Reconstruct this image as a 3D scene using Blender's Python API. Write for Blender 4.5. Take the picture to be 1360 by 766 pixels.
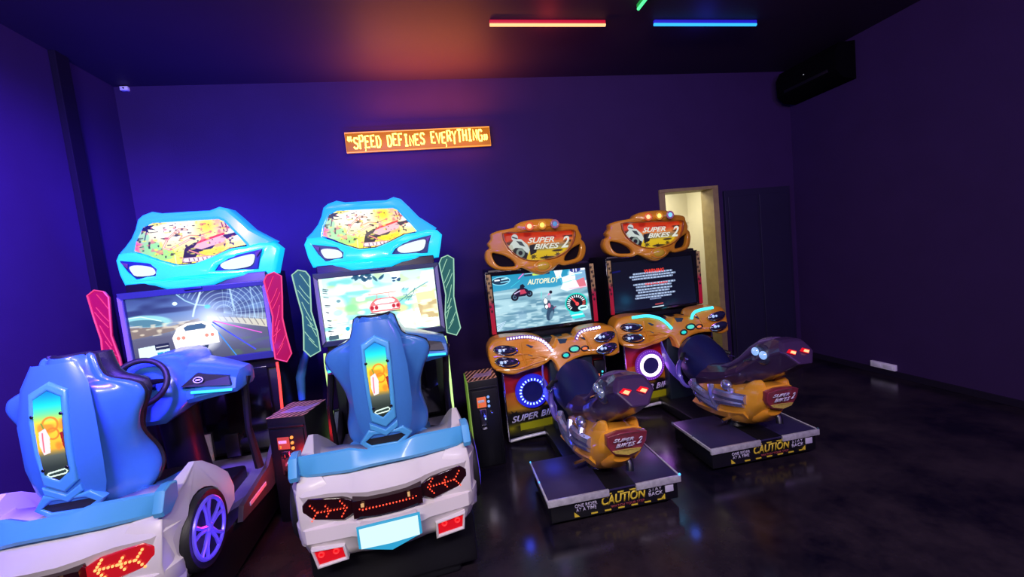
import bpy, bmesh, math, random
import numpy as np
from mathutils import Vector, Matrix

for o in list(bpy.data.objects): bpy.data.objects.remove(o, do_unlink=True)
S = bpy.context.scene
COL = S.collection
PI = math.pi
random.seed(7)

# ------------------------------------------------------------------ camera
cam_d = bpy.data.cameras.new('camera'); cam = bpy.data.objects.new('camera', cam_d); COL.objects.link(cam)
yaw, pitch, roll = math.radians(-10.59), math.radians(4.47), math.radians(-5.88)
fwd = Vector((-math.sin(yaw)*math.cos(pitch), math.cos(yaw)*math.cos(pitch), -math.sin(pitch)))
rgt = Vector((math.cos(yaw), math.sin(yaw), 0)); upv = rgt.cross(fwd)
r2 = math.cos(roll)*rgt + math.sin(roll)*upv; u2 = -math.sin(roll)*rgt + math.cos(roll)*upv
M = Matrix.Identity(4)
for i in range(3): M[i][0] = r2[i]; M[i][1] = u2[i]; M[i][2] = -fwd[i]
M[0][3], M[1][3], M[2][3] = 0, 0, 1.8
cam.matrix_world = M
cam_d.sensor_width = 36; cam_d.lens = 552/1360*36; cam_d.clip_start = .02
S.camera = cam

# ------------------------------------------------------------------ world, exposure
w = bpy.data.worlds.new('world'); S.world = w; w.use_nodes = True
w.node_tree.nodes['Background'].inputs[0].default_value = (.11, .045, .42, 1)
w.node_tree.nodes['Background'].inputs[1].default_value = .12
S.view_settings.view_transform = 'Standard'; S.view_settings.look = 'None'
S.view_settings.gamma = 1; S.view_settings.exposure = 0
try: S.view_settings.use_curve_mapping = False
except Exception: pass

def lamp(name, kind, loc, color, energy, size=.3, aim=None, size_y=None, spot=None):
    d = bpy.data.lights.new(name, kind); d.color = color; d.energy = energy
    if kind == 'AREA':
        d.size = size
        if size_y: d.shape = 'RECTANGLE'; d.size_y = size_y
    else: d.shadow_soft_size = size
    if spot: d.spot_size = math.radians(spot); d.spot_blend = .8
    o = bpy.data.objects.new(name, d); COL.objects.link(o); o.location = loc
    if aim is not None: o.rotation_euler = (Vector(aim)-Vector(loc)).to_track_quat('-Z', 'Y').to_euler()
    return o
# unseen coloured fill lights added behind and beside the viewer
lamp('blue_fill_light', 'AREA', (-2.3, .7, 3.0), (.10, .05, 1), 35, 1.6, (-2.9, 4.4, 1.3), .3)
lamp('blue_wall_spot', 'SPOT', (-1.2, 1.0, 3.6), (.14, .05, 1), 2600, .15, (-2.95, 3.6, 1.5), spot=70)
lamp('blue_ceiling_fill', 'AREA', (-1.9, 1.6, 2.6), (.06, .02, 1), 60, .8, (-1.4, 3.6, 3.9), .3)
lamp('violet_fill_light', 'AREA', (.9, -.6, 3.4), (.86, .74, 1), 80, 1.6, (1.0, 3.0, .7), .3)
lamp('warm_fill_light', 'AREA', (-1.2, -.9, 3.4), (1, .88, .80), 105, 1.2, (-.7, 2.2, .6), .3)
lamp('violet_side_light', 'AREA', (3.9, -1.2, 3.6), (.42, .14, 1), 60, 1.6, (4.9, 3.4, 1.8), .3)

# ------------------------------------------------------------------ materials
def lin(c):
    return tuple(((x/12.92) if x <= .04045 else ((x+.055)/1.055)**2.4) for x in c)
def rgb(r, g, b): return lin((r/255, g/255, b/255))
MATS = {}
def mat(name, col=(.5, .5, .5), rough=.5, metal=0, emit=None, es=1.0, coat=0, noise=0, nscale=30, bump=0, bscale=80, alpha=1, trans=0, spec=.5):
    if name in MATS: return MATS[name]
    m = bpy.data.materials.new(name); m.use_nodes = True; nt = m.node_tree
    b = nt.nodes['Principled BSDF']
    b.inputs['Base Color'].default_value = (*col, 1); b.inputs['Roughness'].default_value = rough
    b.inputs['Metallic'].default_value = metal; b.inputs['Coat Weight'].default_value = coat
    b.inputs['Coat Roughness'].default_value = .08
    b.inputs['Specular IOR Level'].default_value = spec
    b.inputs['Alpha'].default_value = alpha; b.inputs['Transmission Weight'].default_value = trans
    if emit: b.inputs['Emission Color'].default_value = (*emit, 1); b.inputs['Emission Strength'].default_value = es
    if noise or bump:
        tc = nt.nodes.new('ShaderNodeTexCoord')
    if noise:
        n = nt.nodes.new('ShaderNodeTexNoise'); n.inputs['Scale'].default_value = nscale; n.inputs['Detail'].default_value = 5
        nt.links.new(tc.outputs['Object'], n.inputs['Vector'])
        mx = nt.nodes.new('ShaderNodeMix'); mx.data_type = 'RGBA'
        mx.inputs[6].default_value = (*[c*(1-noise) for c in col], 1); mx.inputs[7].default_value = (*[min(1, c*(1+noise)) for c in col], 1)
        nt.links.new(n.outputs['Fac'], mx.inputs[0]); nt.links.new(mx.outputs[2], b.inputs['Base Color'])
    if bump:
        n2 = nt.nodes.new('ShaderNodeTexNoise'); n2.inputs['Scale'].default_value = bscale; n2.inputs['Detail'].default_value = 4
        nt.links.new(tc.outputs['Object'], n2.inputs['Vector'])
        bp = nt.nodes.new('ShaderNodeBump'); bp.inputs['Strength'].default_value = bump; bp.inputs['Distance'].default_value = .01
        nt.links.new(n2.outputs['Fac'], bp.inputs['Height']); nt.links.new(bp.outputs[0], b.inputs['Normal'])
    MATS[name] = m
    return m
def glow(name, col, s=1.0):
    return mat(name, (.02, .02, .02), .5, emit=col, es=s)
def attr_mat(name, emissive=True, s=1.0, rough=.4):
    if name in MATS: return MATS[name]
    m = bpy.data.materials.new(name); m.use_nodes = True; nt = m.node_tree; b = nt.nodes['Principled BSDF']
    a = nt.nodes.new('ShaderNodeAttribute'); a.attribute_name = 'art'
    if emissive:
        b.inputs['Base Color'].default_value = (.01, .01, .012, 1); b.inputs['Roughness'].default_value = .25
        nt.links.new(a.outputs['Color'], b.inputs['Emission Color']); b.inputs['Emission Strength'].default_value = s
    else:
        nt.links.new(a.outputs['Color'], b.inputs['Base Color']); b.inputs['Roughness'].default_value = rough
    MATS[name] = m
    return m

m_wall = mat('painted_wall', (.036, .015, .078), .8, noise=.12, nscale=3, bump=.15, bscale=140, spec=.2)
m_ceil = mat('painted_ceiling', (.040, .022, .045), .6, noise=.1, nscale=2, spec=.25)
m_black = mat('black_laminate', (.006, .006, .009), .4, noise=.2, nscale=40)
m_blackgl = mat('black_gloss_plastic', (.008, .008, .010), .12, coat=.4)
m_rubber = mat('black_rubber', (.012, .012, .013), .5, bump=.2, bscale=200)
m_grey = mat('grey_metal', (.22, .22, .24), .4, metal=.7, noise=.15, nscale=20)
m_chrome = mat('chrome', (.75, .75, .8), .16, metal=1)
m_darkm = mat('dark_metal', (.05, .05, .06), .35, metal=.8)

# ------------------------------------------------------------------ mesh helpers
def link(name, me, m, parent=None, smooth=False):
    o = bpy.data.objects.new(name, me); COL.objects.link(o)
    if m is not None and len(me.materials) == 0: me.materials.append(m)
    if parent is not None: o.parent = parent
    if smooth:
        for p in me.polygons: p.use_smooth = True
        try: me.set_sharp_from_angle(angle=math.radians(38))
        except Exception: pass
    return o
class MB:
    def __init__(s): s.v = []; s.f = []
    def add(s, vs, fs):
        n = len(s.v); s.v += [tuple(v) for v in vs]; s.f += [tuple(i+n for i in f) for f in fs]; return s
    def box(s, x0, x1, y0, y1, z0, z1, bev=.006, xf=None):
        bm = bmesh.new(); bmesh.ops.create_cube(bm, size=1)
        for v in bm.verts:
            v.co = Vector(((x0+x1)/2+v.co.x*(x1-x0), (y0+y1)/2+v.co.y*(y1-y0), (z0+z1)/2+v.co.z*(z1-z0)))
        if bev: bmesh.ops.bevel(bm, geom=list(bm.edges), offset=min(bev, .3*min(x1-x0, y1-y0, z1-z0)), segments=2, profile=.5, affect='EDGES')
        if xf is not None: bm.transform(xf)
        bm.verts.index_update(); s.add([v.co[:] for v in bm.verts], [[v.index for v in f.verts] for f in bm.faces]); bm.free(); return s
    def tube(s, pts, r, n=10, closed=False):
        pts = [Vector(p) for p in pts]; N = len(pts); rr = r if isinstance(r, (list, tuple)) else [r]*N
        vs = []; prev = None
        for i, p in enumerate(pts):
            if closed: t = pts[(i+1) % N]-pts[i-1]
            else: t = pts[min(i+1, N-1)]-pts[max(i-1, 0)]
            t.normalize()
            if prev is None:
                a = Vector((0, 0, 1)) if abs(t.z) < .9 else Vector((1, 0, 0)); nrm = t.cross(a).normalized()
            else:
                nrm = prev - t*prev.dot(t)
                nrm = nrm.normalized() if nrm.length > 1e-6 else t.orthogonal().normalized()
            prev = nrm; bn = t.cross(nrm)
            for k in range(n):
                a = 2*PI*k/n; vs.append(p+nrm*math.cos(a)*rr[i]+bn*math.sin(a)*rr[i])
        fs = []
        for i in range(N if closed else N-1):
            j = (i+1) % N
            for k in range(n): fs.append((i*n+k, i*n+(k+1) % n, j*n+(k+1) % n, j*n+k))
        if not closed: fs.append(tuple(range(n))[::-1]); fs.append(tuple((N-1)*n+k for k in range(n)))
        return s.add(vs, fs)
    def ring(s, c, r, rt, axis='y', n=40, m=10, sx=1, sz=1):
        P = []
        for i in range(n):
            a = 2*PI*i/n; u, v = math.cos(a)*r*sx, math.sin(a)*r*sz
            P.append({'y': (c[0]+u, c[1], c[2]+v), 'x': (c[0], c[1]+u, c[2]+v), 'z': (c[0]+u, c[1]+v, c[2])}[axis])
        return s.tube(P, rt, m, True)
    def lathe(s, prof, c, axis='y', n=32):  # prof: (radius, along axis)
        vs = []
        for r, h in prof:
            for k in range(n):
                a = 2*PI*k/n; u, v = math.cos(a)*r, math.sin(a)*r
                vs.append({'y': (c[0]+u, c[1]+h, c[2]+v), 'x': (c[0]+h, c[1]+u, c[2]+v), 'z': (c[0]+u, c[1]+v, c[2]+h)}[axis])
        fs = []
        for i in range(len(prof)-1):
            for k in range(n): fs.append((i*n+k, i*n+(k+1) % n, (i+1)*n+(k+1) % n, (i+1)*n+k))
        fs.append(tuple(range(n))); fs.append(tuple((len(prof)-1)*n+k for k in range(n)))
        return s.add(vs, fs)
    def ball(s, c, r, n=12, m=8, sc=(1, 1, 1)):
        vs = []; fs = []
        for i in range(m+1):
            t = PI*i/m
            for k in range(n):
                a = 2*PI*k/n; vs.append((c[0]+r*sc[0]*math.sin(t)*math.cos(a), c[1]+r*sc[1]*math.sin(t)*math.sin(a), c[2]+r*sc[2]*math.cos(t)))
        for i in range(m):
            for k in range(n): fs.append((i*n+k, i*n+(k+1) % n, (i+1)*n+(k+1) % n, (i+1)*n+k))
        return s.add(vs, fs)
    def grid(s, rows):  # rows: list of equal-length lists of points
        n = len(rows[0]); vs = [p for r in rows for p in r]
        fs = [(i*n+j, i*n+j+1, (i+1)*n+j+1, (i+1)*n+j) for i in range(len(rows)-1) for j in range(n-1)]
        return s.add(vs, fs)
    def loft(s, rings, cap=True):  # closed rings of equal length
        n = len(rings[0]); vs = [p for r in rings for p in r]
        fs = [(i*n+j, i*n+(j+1) % n, (i+1)*n+(j+1) % n, (i+1)*n+j) for i in range(len(rings)-1) for j in range(n)]
        if cap: fs.append(tuple(range(n))[::-1]); fs.append(tuple((len(rings)-1)*n+k for k in range(n)))
        return s.add(vs, fs)
    def build(s, name, m, parent=None, smooth=True, warp=None, solid=0, subsurf=0, xf=None):
        me = bpy.data.meshes.new(name)
        vs = s.v
        if warp: vs = [warp(*v) for v in vs]
        me.from_pydata(vs, [], s.f); me.update()
        bm = bmesh.new(); bm.from_mesh(me)
        bmesh.ops.remove_doubles(bm, verts=bm.verts, dist=1e-5)
        if xf is not None: bm.transform(xf)
        bmesh.ops.recalc_face_normals(bm, faces=bm.faces); bm.to_mesh(me); bm.free()
        o = link(name, me, m, parent, smooth)
        if solid:
            d = o.modifiers.new('solid', 'SOLIDIFY'); d.thickness = solid; d.offset = 0
        if subsurf:
            d = o.modifiers.new('sub', 'SUBSURF'); d.levels = d.render_levels = subsurf
        return o
def smooth_loop(P, n=4, closed=True):
    out = []; N = len(P)
    for i in range(N if closed else N-1):
        if closed: p0, p1, p2, p3 = P[i-1], P[i], P[(i+1) % N], P[(i+2) % N]
        else: p0, p1, p2, p3 = P[max(i-1, 0)], P[i], P[i+1], P[min(i+2, N-1)]
        for k in range(n):
            t = k/n
            out.append(tuple(.5*((2*b)+(-a+c)*t+(2*a-5*b+4*c-d)*t*t+(-a+3*b-3*c+d)*t**3) for a, b, c, d in zip(p0, p1, p2, p3)))
    if not closed: out.append(tuple(P[-1]))
    return out
def curve_mesh(cu):
    o = bpy.data.objects.new('tmp', cu); me = bpy.data.meshes.new_from_object(o)
    bpy.data.objects.remove(o); return me
def plate(name, loops, y, depth, bev, m, parent=None, warp=None, smooth=True, cuts=0):
    """loops of (x,z); faces -y; front at y, back at y+depth"""
    cu = bpy.data.curves.new('c', 'CURVE'); cu.dimensions = '2D'; cu.fill_mode = 'BOTH'
    cu.extrude = max(depth/2-bev, .0005); cu.bevel_depth = bev; cu.bevel_resolution = 2; cu.offset = -bev
    for L in loops:
        sp = cu.splines.new('POLY'); sp.points.add(len(L)-1); sp.use_cyclic_u = True
        for p, q in zip(sp.points, L): p.co = (q[0], q[1], 0, 1)
    me = curve_mesh(cu); me.name = name
    if cuts:
        bm = bmesh.new(); bm.from_mesh(me)
        bmesh.ops.triangulate(bm, faces=bm.faces)
        for _ in range(cuts):
            es = [e for e in bm.edges if e.calc_length() > .06]
            if es: bmesh.ops.subdivide_edges(bm, edges=es, cuts=1); bmesh.ops.triangulate(bm, faces=bm.faces)
        bm.to_mesh(me); bm.free()
    for v in me.vertices:
        x, yy, z = v.co; c = (x, y+depth/2-z, yy); v.co = warp(*c) if warp else c
    me.materials.clear()
    return link(name, me, m, parent, smooth)
def text(name, s, x, z, w, h, y, m, parent=None, shear=0, ext=.002, rot=0, bold=0, xf=None, fit=True):
    cu = bpy.data.curves.new('t', 'FONT'); cu.body = s; cu.align_x = 'CENTER'; cu.align_y = 'CENTER'
    cu.shear = shear; cu.offset = bold; cu.extrude = 0; cu.resolution_u = 3; cu.space_line = .85
    me = curve_mesh(cu); me.name = name
    xs = [v.co.x for v in me.vertices]; ys = [v.co.y for v in me.vertices]
    if not xs: return None
    cx, cy = (max(xs)+min(xs))/2, (max(ys)+min(ys))/2; sx = w/(max(xs)-min(xs)); sy = h/(max(ys)-min(ys))
    bm = bmesh.new(); bm.from_mesh(me)
    if ext:
        g = bmesh.ops.extrude_face_region(bm, geom=list(bm.faces))
        for e in g['geom']:
            if isinstance(e, bmesh.types.BMVert): e.co.z += 1
    bm.to_mesh(me); bm.free()
    c, s_ = math.cos(rot), math.sin(rot)
    for v in me.vertices:
        a, b = (v.co.x-cx)*sx, (v.co.y-cy)*sy; k = v.co.z
        v.co = (x+a*c-b*s_, y-k*ext, z+a*s_+b*c)
    if xf is not None: me.transform(xf)
    me.materials.clear()
    return link(name, me, m, parent)
def empty(name, loc, rz=0):
    o = bpy.data.objects.new(name, None); COL.objects.link(o); o.location = loc; o.rotation_euler = (0, 0, math.radians(rz)); o.empty_display_size = .2
    return o
def tag(o, label=None, cat=None, group=None, kind=None):
    if label: o['label'] = label
    if cat: o['category'] = cat
    if group: o['group'] = group
    if kind: o['kind'] = kind
    return o
def struct(o): o['kind'] = 'structure'; return o

# ------------------------------------------------------------------ picture canvas (screens, printed panels)
class Canvas:
    def __init__(s, W, H, bg=(0, 0, 0), k=2):
        s.W, s.H, s.k = W, H, k; s.im = np.zeros((H*k, W*k, 3)); s.im[:] = bg
        s.X, s.Y = np.meshgrid((np.arange(W*k)+.5)/k, (np.arange(H*k)+.5)/k)
    def mix(s, mask, col, a=1.0):
        k = (mask*a)[..., None]; s.im = s.im*(1-k)+np.array(col)*k
    def vgrad(s, stops):
        ys = [p[0]*s.H for p in stops]
        for c in range(3): s.im[..., c] = np.interp(s.Y, ys, [p[1][c] for p in stops])
    def poly(s, P, col, a=1.0):
        ins = np.zeros(s.X.shape, bool); n = len(P)
        for i in range(n):
            x0, y0 = P[i]; x1, y1 = P[(i+1) % n]
            if y0 == y1: continue
            c = ((s.Y < y0) != (s.Y < y1)) & (s.X < (x1-x0)*(s.Y-y0)/(y1-y0)+x0); ins ^= c
        s.mix(ins.astype(float), col, a)
    def line(s, P, w, col, a=1.0, soft=1.0):
        d = np.full(s.X.shape, 1e9)
        for (x0, y0), (x1, y1) in zip(P[:-1], P[1:]):
            L = (x1-x0)**2+(y1-y0)**2+1e-9; t = np.clip(((s.X-x0)*(x1-x0)+(s.Y-y0)*(y1-y0))/L, 0, 1)
            d = np.minimum(d, np.hypot(s.X-x0-t*(x1-x0), s.Y-y0-t*(y1-y0)))
        s.mix(np.clip((w/2-d)/soft+.5, 0, 1), col, a)
    def ell(s, cx, cy, rx, ry, col, a=1.0, soft=.08, rot=0):
        c, q = math.cos(rot), math.sin(rot); dx, dy = s.X-cx, s.Y-cy
        d = np.hypot((dx*c+dy*q)/rx, (-dx*q+dy*c)/ry); s.mix(np.clip((1-d)/soft+.5, 0, 1), col, a)
    def arc(s, cx, cy, r, w, a0, a1, col, a=1.0):
        P = [(cx+r*math.cos(t), cy+r*math.sin(t)) for t in np.linspace(a0, a1, 24)]; s.line(P, w, col, a)
    def glow(s, cx, cy, r, col, a=1.0):
        d = np.hypot(s.X-cx, s.Y-cy)/r; s.mix(np.exp(-d*d*2), col, a)
    def noise(s, col, a, sx, sy, thr=.5, seed=0, region=None):
        rs = np.random.RandomState(seed); g = rs.rand(int(s.H/sy)+3, int(s.W/sx)+3)
        fx, fy = s.X/sx, s.Y/sy; ix, iy = fx.astype(int), fy.astype(int); tx, ty = fx-ix, fy-iy
        tx = tx*tx*(3-2*tx); ty = ty*ty*(3-2*ty)
        v = g[iy, ix]*(1-tx)*(1-ty)+g[iy, ix+1]*tx*(1-ty)+g[iy+1, ix]*(1-tx)*ty+g[iy+1, ix+1]*tx*ty
        m = np.clip((v-thr)/(1-thr)*2, 0, 1)
        if region is not None: m = m*region
        s.mix(m, col, a)
    def splat(s, cx, cy, r, col, n=9, seed=0, a=1.0):
        rs = random.Random(seed); P = []
        for i in range(n*2):
            t = PI*i/n; q = r*(rs.uniform(.9, 1.25) if i % 2 else rs.uniform(.35, .55)); P.append((cx+q*math.cos(t), cy+q*math.sin(t)*.8))
        s.poly(P, col, a)
def inside(P, x, z):
    r = False; n = len(P)
    for i in range(n):
        x0, y0 = P[i]; x1, y1 = P[(i+1) % n]
        if (y0 > z) != (y1 > z) and x < (x1-x0)*(z-y0)/(y1-y0)+x0: r = not r
    return r
def art_panel(name, cv, x0, x1, z0, z1, yf, m, parent=None, clip=None, back=.012):
    """thin solid panel whose front carries the canvas; yf(x,z)->y"""
    W, H = cv.W*cv.k, cv.H*cv.k; yy = yf if callable(yf) else (lambda x, z: yf)
    xs = np.linspace(x0, x1, W); zs = np.linspace(z1, z0, H)
    vs = [(x, yy(x, z), z) for z in zs for x in xs]; fs = []
    for j in range(H-1):
        for i in range(W-1):
            if clip is None or inside(clip, (xs[i]+xs[i+1])/2, (zs[j]+zs[j+1])/2):
                fs.append((j*W+i, (j+1)*W+i, (j+1)*W+i+1, j*W+i+1))
    n = len(vs)
    vs += [(x0, yy(x0, z0)+back, z0), (x1, yy(x1, z0)+back, z0), (x1, yy(x1, z1)+back, z1), (x0, yy(x0, z1)+back, z1)]
    if clip is None:
        fs.append((n, n+3, n+2, n+1)); a, b, c, d = (H-1)*W, (H-1)*W+W-1, W-1, 0
        fs += [(a, b, n+1, n), (b, c, n+2, n+1), (c, d, n+3, n+2), (d, a, n, n+3)]
    me = bpy.data.meshes.new(name); me.from_pydata(vs, [], fs)
    at = me.color_attributes.new('art', 'FLOAT_COLOR', 'POINT')
    im = np.clip(cv.im, 0, 1); L = np.where(im <= .04045, im/12.92, ((im+.055)/1.055)**2.4)
    buf = np.ones((len(vs), 4), dtype=np.float32); buf[:W*H, :3] = L.reshape(-1, 3); buf[W*H:, :3] = .02
    at.data.foreach_set('color', buf.ravel()); me.update()
    if clip is not None:
        bm = bmesh.new(); bm.from_mesh(me); bmesh.ops.delete(bm, geom=[v for v in bm.verts if not v.link_faces], context='VERTS'); bm.to_mesh(me); bm.free()
    return link(name, me, m, parent)
exec_parts = True
# ================================================================== THE ROOM
XL, XR, YB, ZC, YF = -2.88, 4.97, 4.92, 3.87, -2.2
D0, D1, DZ = 2.97, 3.72, 2.42      # doorway in the back wall
mf = bpy.data.materials.new('dark_polished_floor'); mf.use_nodes = True
nt = mf.node_tree; b = nt.nodes['Principled BSDF']
tc = nt.nodes.new('ShaderNodeTexCoord'); n1 = nt.nodes.new('ShaderNodeTexNoise'); n1.inputs['Scale'].default_value = 1.3; n1.inputs['Detail'].default_value = 8; n1.inputs['Roughness'].default_value = .7
cr = nt.nodes.new('ShaderNodeValToRGB'); cr.color_ramp.elements[0].position = .38; cr.color_ramp.elements[0].color = (.005, .004, .010, 1)
cr.color_ramp.elements[1].position = .72; cr.color_ramp.elements[1].color = (.042, .030, .036, 1)
nt.links.new(tc.outputs['Object'], n1.inputs['Vector']); nt.links.new(n1.outputs['Fac'], cr.inputs['Fac']); nt.links.new(cr.outputs['Color'], b.inputs['Base Color'])
n2 = nt.nodes.new('ShaderNodeTexNoise'); n2.inputs['Scale'].default_value = 5; n2.inputs['Detail'].default_value = 6
mr = nt.nodes.new('ShaderNodeMapRange'); mr.inputs['To Min'].default_value = .08; mr.inputs['To Max'].default_value = .30
nt.links.new(tc.outputs['Object'], n2.inputs['Vector']); nt.links.new(n2.outputs['Fac'], mr.inputs['Value']); nt.links.new(mr.outputs['Result'], b.inputs['Roughness'])
b.inputs['Specular IOR Level'].default_value = .32

struct(MB().box(XL-.1, XR+.1, YF, YB+1.6, -.1, 0, 0).build('floor', mf, smooth=False))
struct(MB().box(XL-.1, XR+.1, YF, YB+.1, ZC, ZC+.1, 0).build('ceiling', m_ceil, smooth=False))
struct(MB().box(XL-.1, XL, YF, YB, 0, ZC, 0).build('wall_left', m_wall, smooth=False))
struct(MB().box(XR, XR+.1, YF, YB+.1, 0, ZC, 0).build('wall_right', m_wall, smooth=False))
wb = MB(); wb.box(XL-.1, D0, YB, YB+.1, 0, ZC, 0).box(D1, XR, YB, YB+.1, 0, ZC, 0).box(D0, D1, YB, YB+.1, DZ, ZC, 0)
struct(wb.build('wall_back', m_wall, smooth=False))
m_shade_strip = mat('dark_shade_tone', (.010, .006, .02), .7, spec=.1)
struct(MB().box(XL, XL+.05, 4.19, 4.33, 0, ZC, .004).build('shade_strip', m_shade_strip, smooth=False))  # dark colour stands in for an unlit side face on the wall
m_skirt = mat('skirting_paint', (.012, .008, .022), .7, spec=.15)
struct(MB().box(XR-.015, XR, YF, YB, 0, .07, .003).build('baseboard_right', m_skirt, smooth=False))
struct(MB().box(XL, D0-.12, YB-.015, YB, 0, .07, .003).build('baseboard_back', m_skirt, smooth=False))
# lit doorway: frame, jambs and the pale panelled passage behind it
m_wood = mat('door_frame_wood', (.34, .26, .10), .5, noise=.3, nscale=12)
m_cream = mat('cream_panel', (.66, .62, .46), .45, noise=.06, nscale=6)
fr = MB(); fr.box(D0-.03, D0+.05, YB-.02, YB+.22, 0, DZ-.02, .002).box(D1-.02, D1+.06, YB-.03, YB+.22, 0, DZ-.02, .002).box(D0-.03, D1+.06, YB-.03, YB+.22, DZ-.02, DZ+.02, .002)
d1 = struct(fr.build('door_1', m_wood, smooth=False))
pw = MB()
pw.box(D0-.5, D1+.5, YB+1.3, YB+1.4, 0, 2.9, 0)
pw.box(D0-.55, D0-.5, YB+.22, YB+1.4, 0, 2.9, 0).box(D1+.5, D1+.55, YB+.22, YB+1.4, 0, 2.9, 0).box(D0-.55, D1+.55, YB+.22, YB+1.4, 2.9, 2.95, 0)
for zz in (.75, 1.4, 2.05): pw.box(D0-.5, D1+.5, YB+1.29, YB+1.3, zz, zz+.012, 0)
pw.box(D0+.55, D0+.60, YB+1.27, YB+1.3, 0, 2.9, .004)
struct(pw.build('wall_passage', m_cream, smooth=False))
struct(MB().box(D0+.06, D0+.3, YB+1.2, YB+1.28, 0, 2.2, .01).build('trim_2', m_cream, smooth=False))
# dark recessed door panel to the right of the doorway
m_dd = mat('dark_navy_door_paint', (.010, .008, .035), .6, noise=.15, nscale=4)
dd = MB(); dd.box(3.86, 4.86, YB-.04, YB, 0, 2.36, .004)
for a, c in ((3.9, 4.34), (4.37, 4.82)): dd.box(a, c, YB-.055, YB-.035, .08, 2.28, .006)
d2 = struct(dd.build('door_2', m_dd, smooth=False))
lamp('passage_light', 'AREA', (D0+.4, YB+.75, 2.7), (1, .93, .74), 24, .6, (D0+.4, YB+.9, 0))

# ================================================================== RACING CABINETS
m_blue = mat('glossy_blue_shell', rgb(66, 128, 200), .28, coat=.4, noise=.05, nscale=60)
m_blue2 = mat('light_blue_trim', rgb(84, 172, 224), .34, coat=.25)
m_white = mat('white_body_paint', (.72, .67, .65), .42, coat=.08, noise=.03, nscale=10)
m_bezel = mat('navy_bezel', (.030, .045, .10), .4)
m_bezel2 = mat('grey_bezel_side', (.25, .22, .38), .4)
m_cyan1 = mat('lit_cyan_lower_hood', (.05, .55, .8), .25, emit=(.0, .60, .95), es=.95, coat=.5)
m_cyan2 = mat('lit_cyan_upper_hood', (.05, .35, .8), .25, emit=(.0, .36, .92), es=.9, coat=.5)
m_cyan3 = glow('cyan_edge_glow', (.0, .62, 1), 1.3)
m_lampw = glow('white_lamp_glow', (.80, .92, 1), 1.1)
m_navy = mat('navy_recess', (.01, .02, .10), .4, emit=(0, .01, .12), es=.7)
m_screen = attr_mat('screen_picture', True, 1.4)
m_art = attr_mat('backlit_picture', True, 1.3)
m_screen2 = attr_mat('bright_screen_picture', True, 1.6)
m_print = attr_mat('printed_panel', False, .35)
m_tail = mat('smoked_red_lens', (.018, .003, .005), .10, coat=1)
m_taillit = mat('lit_red_lens', (.3, .01, .015), .15, emit=(.62, .004, .012), es=.55, coat=1)
m_redled = glow('red_led', (1, .06, .02), 2.2)
m_yelled = glow('yellow_red_led', (1, .42, .12), 1.6)
m_redref = mat('red_reflector', (.5, .01, .015), .2, emit=(.75, .0, .01), es=.5, coat=1)
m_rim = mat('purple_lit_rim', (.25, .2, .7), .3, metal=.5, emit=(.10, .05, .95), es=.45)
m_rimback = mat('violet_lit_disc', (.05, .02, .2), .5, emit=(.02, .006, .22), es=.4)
m_plate_l = glow('white_plate_glow', (.70, .95, 1), 1.05)
m_plate_f = glow('cyan_plate_frame', (.02, .45, .8), .8)
m_cyanstrip = glow('cyan_strip', (.03, .62, 1), 1.7)
m_foot = mat('grey_foot_plate', (.34, .32, .36), .4, metal=.4, noise=.2, nscale=30)
m_label = mat('pale_label', (.75, .70, .60), .5, noise=.2, nscale=60)
m_logo = mat('white_print', (.8, .8, .85), .4)

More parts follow.
